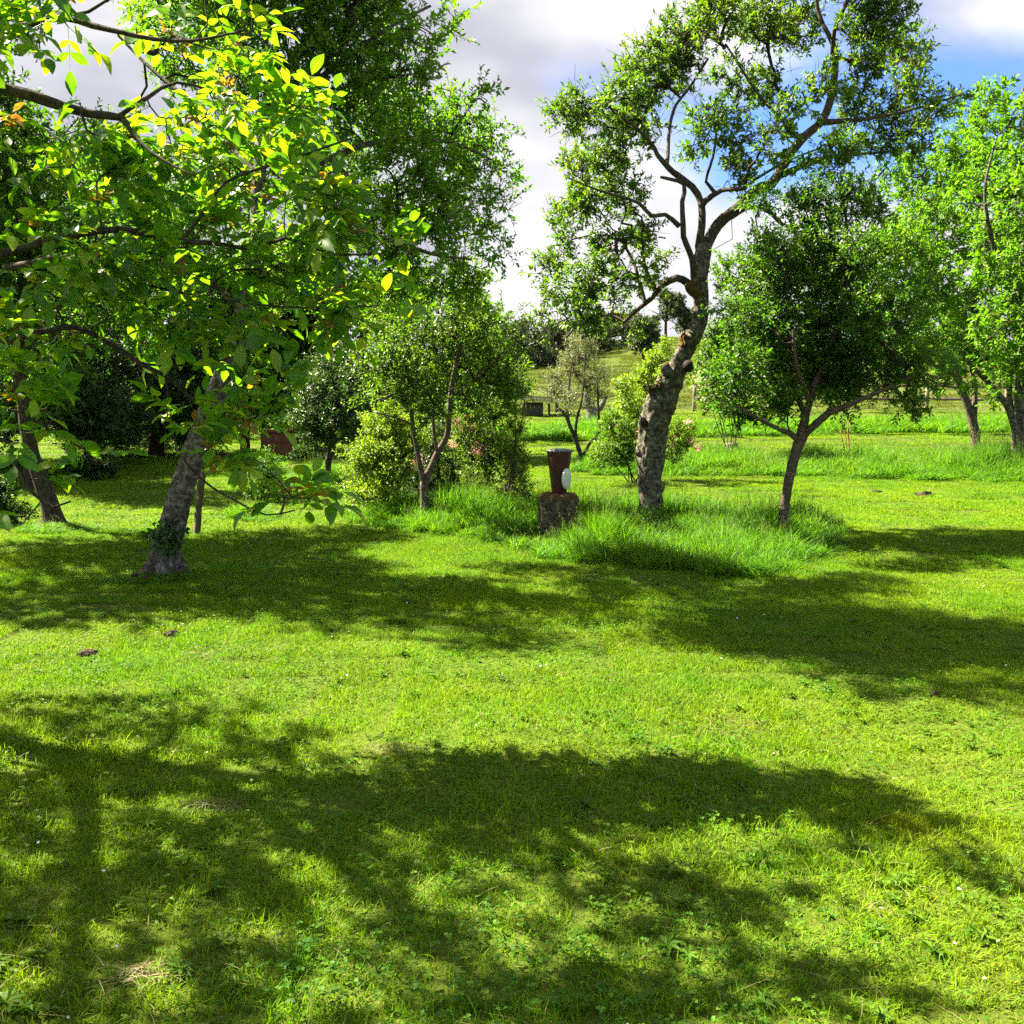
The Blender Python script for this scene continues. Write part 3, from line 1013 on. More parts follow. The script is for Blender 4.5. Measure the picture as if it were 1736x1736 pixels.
# --- the old plum tree in the tall grass
b = G(1103, 893)
D0 = b.y
tr = [(b.x, b.y, b.z - 0.05, 0.155)] + px_limb([(1104, 870, 39), (1104, 850, 38), (1101, 800, 41), (1106, 750, 46), (1112, 710, 51), (1122, 680, 50), (1136, 648, 40), (1149, 622, 32), (1160, 598, 30), (1177, 566, 28),
               (1187, 535, 27), (1188, 500, 25), (1186, 470, 27), (1192, 428, 27), (1196, 415, 22)], D0)
limbs = [tr,
  px_limb([(1192, 440, 20), (1187, 415, 17), (1190, 383, 14), (1185, 348, 14), (1173, 317, 13), (1155, 297, 12), (1132, 282, 11, -.1), (1118, 265, 9, -.15), (1109, 245, 8, -.2), (1080, 215, 6, -.3), (1040, 190, 4, -.4)], D0),
  px_limb([(1130, 281, 8), (1126, 259, 7, .1), (1137, 215, 6, .2), (1147, 178, 6, .25), (1167, 152, 5, .3), (1200, 100, 4, .4)], D0),
  px_limb([(1178, 470, 15), (1167, 440, 12, -.1), (1155, 403, 11, -.2), (1150, 380, 11, -.25), (1156, 345, 9, -.25), (1158, 318, 8, -.2), (1120, 300, 5, -.4)], D0),
  px_limb([(1151, 383, 9, -.25), (1126, 369, 8, -.4), (1103, 360, 8, -.5), (1080, 343, 7, -.6), (1052, 331, 6, -.7), (1005, 318, 4, -.8), (960, 300, 3, -.8)], D0),
  px_limb([(1184, 492, 18), (1168, 482, 16, .05), (1152, 475, 14, .1), (1123, 490, 12, .2), (1100, 507, 10, .3), (1077, 529, 8, .35), (1057, 539, 7, .4), (1030, 535, 5, .5), (994, 552, 4, .5), (960, 572, 3, .5)], D0),
  px_limb([(1112, 495, 8, .2), (1103, 465, 7, .1), (1098, 440, 6, 0), (1090, 410, 4, -.1)], D0),
  px_limb([(1093, 512, 8, .3), (1082, 470, 7, .4), (1074, 440, 6, .5), (1050, 400, 4, .6)], D0),
  px_limb([(1192, 440, 22), (1200, 418, 22), (1222, 386, 22, .1), (1253, 351, 21, .2), (1282, 328, 20, .3), (1316, 303, 19, .4), (1340, 270, 18, .5), (1360, 232, 16, .5), (1395, 202, 15, .5), (1410, 158, 14, .4), (1414, 115, 12, .3),
           (1409, 72, 10, .3), (1397, 37, 8, .3), (1389, 0, 7, .3), (1380, -60, 5, .3)], D0),
  px_limb([(1412, 100, 9, .3), (1420, 52, 8, .1), (1432, 12, 7, 0), (1460, -40, 5, -.1)], D0),
  px_limb([(1240, 366, 12, .2), (1268, 362, 9, .0), (1299, 358, 8, -.2), (1330, 370, 7, -.4), (1360, 384, 5, -.5)], D0),
  px_limb([(1187, 350, 13), (1200, 334, 12, -.1), (1225, 325, 9, -.2), (1253, 320, 8, -.3), (1280, 310, 6, -.3), (1320, 280, 4, -.3)], D0),
  px_limb([(1213, 328, 7, -.15), (1210, 300, 6, -.2), (1204, 268, 5, -.25), (1215, 220, 4, -.3)], D0),
  px_limb([(1385, 208, 12, .5), (1440, 205, 8, .3), (1500, 195, 6, .1), (1570, 175, 4, 0), (1630, 160, 3, 0)], D0),
  px_limb([(1325, 296, 12, .4), (1380, 275, 8, .8), (1450, 265, 6, 1.1), (1530, 255, 4, 1.2)], D0),
  px_limb([(1355, 235, 8, .5), (1320, 190, 6, .3), (1290, 150, 5, .2), (1240, 90, 4, .1)], D0)]
limbs = [limbs[0]] + [[(q_[0] + random.gauss(0, .03), q_[1] + random.gauss(0, .05), q_[2] + random.gauss(0, .03), q_[3] * .86) if 0 < k_ < len(lb_) - 1 else q_ for k_, q_ in enumerate(lb_)] for lb_ in limbs[1:]]
blobs = px_blobs([(965, 190, 42), (1010, 205, 55), (1060, 160, 50), (1100, 120, 55), (1080, 210, 60), (1150, 130, 50), (1160, 60, 50), (1220, 40, 55), (1200, 190, 42), (1290, 40, 55), (1240, 130, 35), (1300, 150, 45),
    (1350, 50, 55), (1450, 30, 55), (1500, 40, 50), (1530, 80, 45), (1470, 100, 50), (1540, 130, 45), (1330, 200, 45), (1390, 150, 45), (1450, 190, 50), (1520, 200, 50), (1580, 185, 40), (1625, 170, 25),
    (1480, 250, 45), (1550, 250, 35), (1410, 260, 40), (1240, 230, 42), (1180, 250, 30), (980, 280, 40), (1030, 270, 50), (1060, 330, 50), (990, 350, 50), (945, 375, 35), (1040, 400, 45), (970, 420, 35),
    (1090, 400, 35), (1010, 470, 45), (950, 500, 35), (1060, 460, 40), (1000, 540, 30), (950, 550, 25), (1120, 440, 25), (1250, 290, 30), (1300, 250, 35), (1200, 440, 18), (1260, 180, 30),
    (930, 450, 35), (980, 500, 40), (1040, 520, 40), (920, 540, 25), (1080, 560, 22), (1010, 580, 18), (1100, 470, 30), (1230, -40, 60), (1330, -60, 70), (1450, -60, 70), (1390, -120, 60)], D0, 1.2)
blobs = [(c_, tuple(q_ * .80 for q_ in r_)) for c_, r_ in blobs]
old_plum, nd, tp = tree('old_plum_tree', 'old plum tree with thick lichened trunk and wide open crown beside the red post', 'tree', b, limbs, blobs, 1750, M['plum'], M['bark'], M['twig_dark'],
     bare=1.2, leafL=0.076, leafW=0.46, per=2.5, leaves=10, L=(0.08, 0.26), bf=0.18, tip=0.0042, limbmat=M['bark_limb'], sides=72, fine=.12, rough=0.10, flare=0.35, lump=0.09, curve=0.2, up=0.45, step=0.10)
# the mossy sawn shoulder, knot hole and stubs of that trunk
def lump_mesh(c, r, mats, sub=2, amp=0.25, freq=9.0, flat=1.0):
    import bmesh
    bm = bmesh.new()
    bmesh.ops.create_icosphere(bm, subdivisions=sub, radius=1.0)
    V = []
    for v in bm.verts:
        k = 1 + amp * noise.noise(Vector(c) * 3 + v.co * freq * 0.25) + amp * 0.5 * noise.noise(Vector(c) + v.co * freq)
        v.co = Vector(c) + Vector((v.co.x * r[0], v.co.y * r[1], v.co.z * r[2])) * k
    me = bpy.data.meshes.new('lump')
    bm.to_mesh(me)
    bm.free()
    for m in mats:
        me.materials.append(m)
    me.polygons.foreach_set('use_smooth', np.ones(len(me.polygons), bool))
    return me
M['moss'] = plain_mat('orange_moss', (0.035, 0.04, 0.007), (0.12, 0.062, 0.012), 26, 0.95, bump=1.0)
M['hole'] = plain_mat('dark_knot', (0.010, 0.008, 0.006), (0.035, 0.026, 0.02), 30, 0.95)
def stub(root, name, pts, d, mat, sides=14, label=None):
    me = tube_mesh(name, catmull(px_limb(pts, d), 0.03), [mat], sides, 0.12, 7.0, lump=0.12)
    return part(root, name, me, label=label)
stub(old_plum, 'sawn_shoulder', [(1106, 705, 32, .02), (1109, 684, 31, 0), (1114, 668, 25, -.02), (1121, 658, 18, -.02)], D0, M['bark'], label='broken shoulder of the trunk capped with orange moss')
part(old_plum, 'moss', lump_mesh(P(1117, 661, D0 - 0.04), (0.12, 0.12, 0.035), [M['moss']], 4, 0.9))
part(old_plum, 'moss', lump_mesh(P(1135, 640, D0 - 0.05), (0.07, 0.09, 0.05), [M['moss']], 4, 0.9))
part(old_plum, 'moss', lump_mesh(P(1158, 582, D0 - 0.02), (0.04, 0.08, 0.12), [M['moss']], 4, 0.9))
stub(old_plum, 'branch_stub', [(1142, 640, 20, -.1), (1130, 628, 18, -.14), (1127, 618, 15, -.16)], D0, M['bark'])
stub(old_plum, 'branch_stub', [(1182, 500, 16, -.05), (1170, 490, 16, -.1), (1166, 481, 13, -.12)], D0, M['moss'])
stub(old_plum, 'branch_stub', [(1168, 625, 16, -.08), (1166, 618, 18, -.17)], D0, M['hole'])
part(old_plum, 'knot_hole', lump_mesh(P(1090, 716, D0 - 0.13), (0.045, 0.05, 0.065), [M['hole']], 2, 0.3), label='dark oval knot hole')
part(old_plum, 'burr', lump_mesh(P(1121, 825, D0 - 0.03), (0.045, 0.06, 0.07), [M['bark']], 3, 0.4))
part(old_plum, 'burr', lump_mesh(P(1084, 765, D0 - 0.02), (0.045, 0.06, 0.08), [M['bark']], 3, 0.4))

# --- the slender tree with a white-flecked trunk, right of the old plum
b = G(1325, 918)
D1 = b.y
limbs = [[(b.x, b.y, b.z - 0.05, 0.072)] + px_limb([(1328, 880, 17), (1334, 830, 16), (1343, 790, 17), (1353, 755, 19), (1360, 737, 20), (1364, 715, 15), (1370, 690, 12), (1382, 650, 11, .1), (1402, 600, 9, .2), (1420, 550, 8, .2), (1433, 490, 7, .2), (1435, 420, 6, .2), (1434, 370, 5, .2), (1425, 290, 3, .2)], D1),
  px_limb([(1358, 742, 13), (1385, 717, 13, -.1), (1405, 700, 12, -.2), (1430, 690, 10, -.3), (1462, 676, 8, -.4), (1510, 655, 6, -.5), (1560, 632, 4, -.5), (1590, 640, 3, -.5)], D1),
  px_limb([(1355, 748, 11), (1340, 735, 10, -.1), (1322, 728, 8, -.2), (1290, 712, 6, -.35), (1250, 690, 5, -.5), (1210, 670, 3, -.6)], D1),
  px_limb([(1366, 705, 10), (1345, 660, 8, .3), (1320, 610, 7, .5), (1290, 550, 5, .6), (1260, 490, 4, .6)], D1),
  px_limb([(1380, 655, 9, .1), (1420, 620, 8, .5), (1470, 580, 6, .8), (1520, 540, 4, .9)], D1),
  px_limb([(1372, 685, 8), (1350, 620, 7, -.4), (1345, 560, 5, -.6)], D1)]
blobs = px_blobs([(1250, 640, 55), (1240, 580, 36), (1250, 520, 36), (1300, 570, 75), (1380, 600, 75), (1450, 620, 65), (1520, 635, 50), (1560, 605, 35), (1330, 480, 70), (1420, 520, 80), (1500, 540, 60), (1390, 430, 65), (1460, 440, 55),
    (1300, 420, 40), (1260, 470, 40), (1430, 340, 45), (1370, 350, 40), (1420, 275, 28), (1480, 360, 38), (1320, 670, 45), (1260, 690, 28), (1430, 665, 40), (1540, 685, 20), (1550, 500, 40), (1215, 645, 20), (1215, 690, 18), (1590, 650, 18), (1600, 605, 20), (1230, 450, 24), (1290, 350, 24), (1500, 300, 22), (1540, 420, 26), (1440, 245, 16), (1360, 290, 18)], D1, 0.9)
blobs = [(c_, tuple(q_ * .9 for q_ in r_)) for c_, r_ in blobs]
tree('slender_plum_tree', 'slender young tree with pale flecked trunk and dense dark crown, right of the old plum', 'tree', b, limbs, blobs, 1700, M['plum_dark'], M['bark_cherry'], M['twig_dark'],
     leafL=0.066, leafW=0.42, per=2.7, leaves=11, L=(0.10, 0.28), bf=0.2, sides=30, fine=.08, flare=0.25)

# --- the leaning tree with white-grey lichen bark on the left
b = G(275, 975)
D2 = b.y
limbs = [[(b.x, b.y, b.z - 0.06, 0.155)] + px_limb([(283, 930, 44), (294, 885, 43), (306, 840, 41), (322, 790, 38), (345, 725, 36), (370, 660, 33), (392, 600, 31), (412, 530, 29), (426, 465, 27), (436, 390, 25), (438, 320, 22), (445, 240, 18), (455, 150, 14), (470, 60, 12), (480, -60, 9), (470, -180, 6)], D2),
  px_limb([(437, 345, 16), (490, 300, 13, .2), (560, 268, 11, .4), (640, 240, 9, .6), (720, 235, 7, .8), (790, 250, 5, .9), (850, 280, 3, 1)], D2),
  px_limb([(426, 470, 14), (480, 420, 12, -.2), (560, 390, 9, -.3), (640, 400, 8, -.3), (730, 430, 6, -.2), (800, 440, 4, 0)], D2),
  px_limb([(440, 310, 14), (390, 240, 12, .3), (330, 180, 9, .6), (260, 120, 6, .8), (200, 60, 4, 1)], D2),
  px_limb([(448, 220, 12), (520, 150, 10, -.3), (600, 90, 8, -.5), (670, 40, 6, -.6), (730, 10, 4, -.6)], D2),
  px_limb([(415, 525, 12), (360, 480, 9, -.3), (300, 440, 7, -.5), (220, 400, 5, -.6)], D2),
  px_limb([(560, 268, 9, .4), (620, 330, 7, .7), (690, 380, 5, 1), (760, 400, 4, 1.1)], D2)]
blobs = px_blobs([(330, 60, 100), (440, 20, 100), (540, 40, 90), (620, 60, 85), (690, 110, 60), (560, 150, 90), (450, 180, 90), (640, 190, 80), (740, 230, 70), (810, 250, 55), (700, 300, 80), (790, 330, 65), (830, 400, 40), (740, 400, 70),
    (650, 380, 80), (560, 300, 80), (500, 420, 80), (400, 320, 80), (340, 420, 80), (600, 480, 60), (690, 480, 60), (780, 470, 45), (800, 190, 35), (740, 60, 25), (770, 30, 14), (450, -110, 130), (600, -90, 110), (330, -90, 120),
    (180, 270, 70), (260, 330, 90), (450, 520, 60), (860, 330, 25), (380, -200, 120), (520, -220, 110), (280, -180, 110), (450, -290, 90)], D2 + 0.4, 1.5)
leaning, nd, tp2 = tree('leaning_tree', 'leaning tree with white-grey lichened trunk and tall dense crown, left of the lawn', 'tree', b, limbs, blobs, 3000, M['fresh'], M['bark_lichen'], M['twig_dark'],
     leafL=0.064, leafW=0.46, per=2.7, leaves=11, L=(0.10, 0.30), bf=0.22, sides=64, fine=.10, flare=0.6, rough=0.12, lump=0.10)

# --- small tree in the middle, in front of the shrubs
b = G(721, 888)
D3 = b.y
limbs = [[(b.x, b.y, b.z - 0.05, 0.064)] + px_limb([(720, 850, 15), (719, 820, 15), (724, 806, 14), (731, 793, 12), (741, 769, 11), (757, 741, 10), (761, 710, 9), (765, 658, 8), (776, 604, 7), (785, 560, 6), (779, 523, 5), (765, 480, 3)], D3),
  px_limb([(719, 818, 11), (712, 790, 9, -.1), (706, 755, 8, -.15), (699, 720, 8, -.2), (697, 690, 7, -.2), (680, 640, 5, -.3), (665, 590, 3, -.4)], D3),
  px_limb([(766, 668, 7), (785, 660, 6, .2), (817, 635, 5, .3), (845, 604, 4, .4), (880, 570, 3, .5)], D3),
  px_limb([(741, 768, 6), (735, 725, 5, -.2), (733, 690, 4, -.3), (720, 630, 3, -.4)], D3),
  px_limb([(698, 722, 4, -.2), (690, 715, 4, -.25), (672, 708, 3, -.3), (640, 700, 2, -.4)], D3)]
blobs = px_blobs([(700, 640, 55), (760, 600, 60), (825, 620, 45), (870, 650, 30), (800, 545, 50), (720, 570, 60), (655, 610, 45), (850, 560, 38), (645, 670, 35), (735, 680, 40), (780, 495, 40), (705, 510, 50), (640, 550, 40), (870, 600, 25), (790, 670, 35)], D3, 0.8)
tree('small_fruit_tree', 'small forked fruit tree in tall grass in front of the shrubs', 'tree', b, limbs, blobs, 760, M['plum'], M['bark_cherry'], M['twig_dark'], leafL=0.062, leafW=0.5, per=2.4, leaves=10, L=(.1, .26), bf=.2, sides=12, flare=.2)

# --- bright trees at the right edge
b = G(1656, 790)
D4 = b.y
limbs = [[(b.x, b.y, b.z - 0.1, 0.13)] + px_limb([(1653, 735, 15), (1644, 697, 14), (1629, 657, 13), (1620, 625, 12), (1605, 560, 10, .3), (1585, 480, 8, .6), (1570, 400, 6, .8), (1560, 330, 4, 1)], D4),
  px_limb([(1650, 735, 10), (1653, 692, 9), (1653, 657, 8), (1647, 615, 7), (1650, 540, 6), (1660, 450, 5), (1665, 350, 4)], D4),
  px_limb([(1622, 640, 8), (1606, 628, 7, -.2), (1585, 620, 6, -.5), (1550, 600, 4, -.8), (1520, 560, 3, -1)], D4)]
blobs = px_blobs([(1600, 330, 65), (1550, 390, 65), (1640, 420, 70), (1560, 480, 65), (1510, 430, 50), (1640, 530, 60), (1580, 560, 50), (1520, 540, 40), (1530, 310, 45), (1630, 270, 50), (1610, 600, 28), (1480, 480, 35), (1660, 200, 40), (1650, 600, 40), (1540, 600, 38), (1590, 640, 22)], D4, 1.8)
tree('bright_cherry_tree', 'bright green double-stemmed tree behind the slender plum, rising from lush grass', 'tree', b, limbs, blobs, 1100, M['fresh'], M['bark_cherry'], M['twig'], leafL=0.125, leafW=0.48, per=2.5, leaves=10, L=(.15, .4), bf=.2, tip=.005)
b = G(1728, 800)
D5 = b.y
limbs = [[(b.x, b.y, b.z - 0.1, 0.20)] + px_limb([(1728, 740, 24), (1731, 690, 22), (1733, 620, 21), (1730, 550, 19), (1738, 450, 16), (1745, 350, 12), (1740, 250, 8), (1735, 150, 5)], D5),
  px_limb([(1724, 735, 14, -.2), (1710, 692, 12, -.3), (1695, 672, 11, -.4), (1673, 646, 9, -.5), (1651, 625, 7, -.6), (1625, 590, 5, -.7)], D5),
  px_limb([(1722, 730, 10), (1712, 673, 9, .2), (1712, 627, 8, .3), (1695, 572, 7, .4), (1680, 500, 5, .5), (1670, 420, 4, .6)], D5),
  px_limb([(1731, 540, 12), (1700, 470, 9, -.5), (1680, 400, 7, -.8), (1670, 320, 5, -1), (1690, 230, 3, -1)], D5)]
blobs = px_blobs([(1700, 210, 45), (1715, 290, 65), (1720, 390, 70), (1715, 480, 65), (1705, 560, 60), (1670, 330, 50), (1680, 450, 45), (1700, 160, 30), (1710, 620, 40), (1800, 320, 100), (1810, 480, 100), (1790, 200, 70), (1780, 600, 60), (1680, 600, 30), (1700, 650, 32), (1660, 630, 25)], D5 - 0.6, 1.5)
tree('edge_tree', 'bright leafy tree at the right edge with pale straight trunk', 'tree', b, limbs, blobs, 1100, M['fresh'], M['bark_lichen'], M['twig'], leafL=0.135, leafW=0.47, per=2.4, leaves=9, L=(.15, .4), bf=.2, tip=.005, flare=.2)

# --- young dark tree further back on the left
b = G(556, 822)
D6 = b.y
limbs = [[(b.x, b.y, b.z - 0.05, .09)] + px_limb([(556, 800, 11), (557, 780, 11), (562, 762, 12), (566, 740, 10), (572, 700, 8), (575, 660, 6), (570, 620, 4)], D6),
  px_limb([(562, 762, 7), (548, 745, 6), (530, 725, 5), (515, 700, 3)], D6), px_limb([(565, 752, 6), (585, 735, 5), (600, 710, 4), (610, 680, 3)], D6)]
blobs = px_blobs([(550, 715, 45), (520, 700, 35), (590, 705, 38), (555, 655, 42), (600, 650, 35), (530, 655, 35), (570, 610, 35), (610, 610, 25), (535, 740, 22), (590, 745, 22)], D6, 0.8)
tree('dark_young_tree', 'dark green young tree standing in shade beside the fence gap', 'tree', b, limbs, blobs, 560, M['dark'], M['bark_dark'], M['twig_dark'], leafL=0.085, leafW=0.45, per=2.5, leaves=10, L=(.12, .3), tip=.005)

# --- tree behind the walnut at the left edge
b = G(94, 893)
D7 = b.y
limbs = [[(b.x, b.y, b.z - 0.06, .15)] + px_limb([(86, 860, 30), (72, 820, 26), (52, 760, 24), (40, 680, 22), (30, 580, 20), (40, 470, 17), (60, 350, 12), (70, 230, 7)], D7),
  px_limb([(35, 600, 14), (100, 520, 11), (170, 450, 8), (230, 400, 5)], D7), px_limb([(38, 500, 14), (-60, 420, 11), (-150, 350, 7), (-220, 300, 4)], D7), px_limb([(36, 520, 12), (-20, 440, 9, -.6), (-90, 330, 7, -1.2), (-180, 220, 4, -1.8)], D7)]
blobs = px_blobs([(30, 260, 70), (150, 310, 70), (-20, 280, 100), (100, 400, 90), (210, 400, 80), (-80, 380, 100), (0, 480, 90), (150, 520, 70), (270, 460, 60), (-150, 300, 100), (-110, 130, 90), (230, 560, 60), (30, 600, 50), (-230, 200, 120), (-260, 380, 110), (-180, 80, 110), (-330, 280, 110)], D7, 1.4) + [(Vector((-6.3, 10.2, 4.8)), (1.3, 1.1, .9)), (Vector((-5.4, 9.7, 5.4)), (1.1, 1.0, .8)), (Vector((-7.0, 9.6, 4.2)), (1.2, 1.0, .9)), (Vector((-5.6, 10.8, 4.0)), (1.0, .9, .8))]
tree('shade_tree', 'dark trunked tree behind the walnut branches at the left edge', 'tree', b, limbs, blobs, 2700, M['plum_dark'], M['bark_dark'], M['twig_dark'], leafL=0.088, leafW=0.46, per=2.5, leaves=10, L=(.12, .3), tip=.0045)

# --- background trees on the left, each a tree of its own
def bg_tree(name, label, px, py, top, hw, mat, n, leafL, wpx=16, lean=0, d=None, low=None, group='trees behind the lawn'):
    b = G(px, py) if d is None else None
    if d is not None:
        q = P(px, py, d)
        b = Vector((q.x, d, float(ground(q.x, d))))
    d = b.y
    by = py
    H = by - top
    limbs = [[(b.x, b.y, b.z - 0.1, wpx * d / F / 2 * 1.2)] + px_limb([(px + lean * .1, by - H * .15, wpx), (px + lean * .3, by - H * .35, wpx * .85), (px + lean * .6, by - H * .6, wpx * .6), (px + lean, by - H * .85, wpx * .25)], d)]
    for s in (-1, 1, -.6, .7):
        h0 = random.uniform(.16, .45)
        limbs.append(px_limb([(px + lean * .4, by - H * h0, wpx * .45), (px + s * hw * .35 + lean * .5, by - H * (h0 + .13), wpx * .32, s * .6), (px + s * hw * .75 + lean * .6, by - H * (h0 + .24), wpx * .16, s * 1.0)], d))
    low = low or 0.16
    bl = []
    for q in range(17):
        a = random.uniform(0, 6.28)
        rr = math.sqrt(random.random())
        yy = random.uniform(low, .9)
        wv = math.sin(math.pi * (0.18 + 0.74 * (yy - low) / (.95 - low)))
        bl.append((px + lean * .6 + rr * math.cos(a) * hw * .8 * wv, by - H * yy, hw * random.uniform(.3, .48), rr * math.sin(a) * hw * .8 * d / F))
    return tree(name, label, 'tree', b, limbs, px_blobs(bl, d), int(n * 1.5), mat, M['bark_dark'], M['twig_dark'], leafL=leafL, leafW=.5, per=2.4, leaves=9, L=(.15, .45), tip=.006, group=group, flare=.2)

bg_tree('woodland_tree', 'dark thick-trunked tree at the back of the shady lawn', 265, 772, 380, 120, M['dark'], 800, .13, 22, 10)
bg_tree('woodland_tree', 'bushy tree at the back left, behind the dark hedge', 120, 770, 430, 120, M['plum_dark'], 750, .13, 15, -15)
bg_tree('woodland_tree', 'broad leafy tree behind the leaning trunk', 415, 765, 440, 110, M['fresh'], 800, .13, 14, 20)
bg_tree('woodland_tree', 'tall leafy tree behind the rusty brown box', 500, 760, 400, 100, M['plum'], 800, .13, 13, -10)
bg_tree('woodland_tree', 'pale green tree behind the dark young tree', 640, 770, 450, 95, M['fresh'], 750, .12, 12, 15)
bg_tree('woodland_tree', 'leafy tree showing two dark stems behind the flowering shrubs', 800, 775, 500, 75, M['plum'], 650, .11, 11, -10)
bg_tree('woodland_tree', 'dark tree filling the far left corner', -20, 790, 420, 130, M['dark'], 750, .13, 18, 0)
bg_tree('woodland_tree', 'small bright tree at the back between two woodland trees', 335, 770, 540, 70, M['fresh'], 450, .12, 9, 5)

bg_tree('woodland_tree', 'unseen dark tree added just outside the left edge to shade the far lawn', -190, 800, 250, 190, M['dark'], 900, .12, 20, 0, d=21)  # out of view, added to throw shade on the far lawn
bg_tree('woodland_tree', 'second unseen dark tree added outside the left edge for shade, further back', -330, 790, 250, 200, M['dark'], 900, .13, 20, 0, d=25)  # also out of view and put in for its shade
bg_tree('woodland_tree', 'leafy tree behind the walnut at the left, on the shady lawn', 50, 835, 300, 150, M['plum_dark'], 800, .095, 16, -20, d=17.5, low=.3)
bg_tree('woodland_tree', 'dark tree added half outside the left edge to shade the lawn, behind the walnut', -90, 830, 300, 170, M['dark'], 800, .10, 18, 0, d=19.5)  # mostly out of view; added to deepen the shade on the left lawn
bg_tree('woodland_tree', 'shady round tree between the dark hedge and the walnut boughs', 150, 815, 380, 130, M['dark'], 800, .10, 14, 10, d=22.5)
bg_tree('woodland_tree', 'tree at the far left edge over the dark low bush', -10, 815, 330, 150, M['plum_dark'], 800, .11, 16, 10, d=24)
# --- walnut tree: trunk outside the frame, its boughs reach in from the left
b = Vector((-4.7, 5.6, float(ground(-4.7, 5.6))))
walnut = thing('walnut_tree', b, 'walnut tree reaching in from the left with large yellow-green and bronze leaves', 'tree')
DW = 4.7
wl = [[(-4.7, 5.6, b.z - .05, .15), (-4.65, 5.55, .6, .12), (-4.55, 5.5, 1.3, .105), (-4.45, 5.45, 2.0, .095), (-4.4, 5.5, 2.8, .07), (-4.3, 5.6, 3.6, .045), (-4.2, 5.6, 4.4, .045), (-4.1, 5.6, 5.0, .02)],
  [(-4.45, 5.45, 2.1, .05), (-3.6, 5.2, 2.6, .038)] + px_limb([(-60, 130, 24), (0, 149, 21), (52, 162, 19), (114, 183, 16), (159, 194, 14), (207, 200, 12), (221, 221, 7, -.1), (260, 260, 5, -.2), (330, 300, 3, -.3)], DW),
  px_limb([(200, 198, 8), (249, 166, 7, .1), (300, 140, 5, .2), (380, 160, 4, .3), (470, 180, 3, .4)], DW),
  [(-4.4, 5.5, 2.7, .04), (-3.5, 5.0, 3.1, .026)] + px_limb([(-20, 55, 14, -.2), (41, 45, 12, -.2), (104, 29, 11, -.2), (156, 43, 10, -.25), (207, 55, 8, -.3), (259, 66, 7, -.3), (328, 69, 5, -.3), (420, 50, 3, -.3)], DW),
  px_limb([(104, 29, 6, -.2), (150, 20, 5, -.2), (190, -5, 4, -.2), (230, -60, 3, -.2)], DW),
  [(-4.5, 5.5, 1.7, .045), (-3.6, 5.0, 1.95, .03)] + px_limb([(-40, 445, 16, -.1), (0, 432, 14), (86, 408, 12), (173, 391, 11), (225, 391, 11), (294, 408, 9), (360, 412, 8), (432, 422, 7), (484, 404, 5), (560, 430, 4), (650, 430, 3)], DW),
  px_limb([(311, 405, 7), (345, 360, 6), (380, 311, 5), (449, 283, 5, .1), (510, 265, 4, .1), (553, 249, 4, .1), (595, 235, 3, .1)], DW),
  px_limb([(10, 455, 14, .5), (60, 445, 11, .4), (110, 436, 9, .3), (200, 470, 6, .2), (330, 500, 4, .1), (480, 520, 3, .0), (620, 520, 2, -.1)], DW),
  [(-4.55, 5.5, 1.4, .04), (-3.6, 5.0, 1.6, .026)] + px_limb([(-30, 590, 13), (60, 565, 11), (129, 556, 10), (194, 586, 9), (242, 619, 8), (290, 641, 7), (323, 674, 6), (370, 700, 5), (419, 712, 4), (480, 690, 3)], DW),
  px_limb([(281, 640, 5), (288, 690, 4), (300, 760, 4, -.1), (345, 815, 4, -.2), (403, 851, 3.5, -.3), (452, 873, 3, -.3), (500, 865, 2.5, -.3)], DW),
  px_limb([(240, 617, 5), (300, 620, 4), (380, 610, 3), (450, 580, 2.5)], DW),
  [(-4.6, 5.5, .9, .035), (-3.4, 4.8, 1.1, .02)] + px_limb([(-20, 740, 9, -.3), (20, 780, 7, -.3), (50, 830, 6, -.3), (90, 860, 4, -.3), (120, 850, 3, -.3)], DW),
  px_limb([(-20, 690, 7, -.3), (40, 700, 5, -.3), (100, 740, 4, -.3), (140, 760, 3, -.3)], DW),
  [(-4.4, 5.5, 2.9, .06), (-4.3, 4.7, 3.4, .045), (-4.3, 3.9, 3.8, .02)], [(-4.3, 5.6, 3.5, .05), (-3.9, 4.8, 4.0, .035), (-3.4, 3.9, 4.3, .015)], [(-4.4, 5.5, 3.0, .05), (-5.3, 5.0, 3.8, .035), (-5.9, 4.8, 4.2, .02)], [(-4.35, 5.55, 3.2, .05), (-5.0, 6.3, 4.0, .03), (-5.4, 6.7, 4.4, .015)]]
seeds, srad, sp0 = [], [], []
for li, lb in enumerate(wl):
    path = catmull(lb, 0.06)
    me = tube_mesh('trunk' if li == 0 else 'limb', path, [M['bark_dark']], 20 if li == 0 else 9, .10, 8.0, .3 if li == 0 else 0, seed=li * 2.1)
    part(walnut, 'trunk' if li == 0 else 'limb', me)
    for q in range(0, len(path), 2):
        if li == 0 and q < len(path) * .5:
            continue
        seeds.append(path[q, :3]); srad.append(path[q, 3]); sp0.append(np.linalg.norm(path[q, :3] - np.array(b)) * .5)
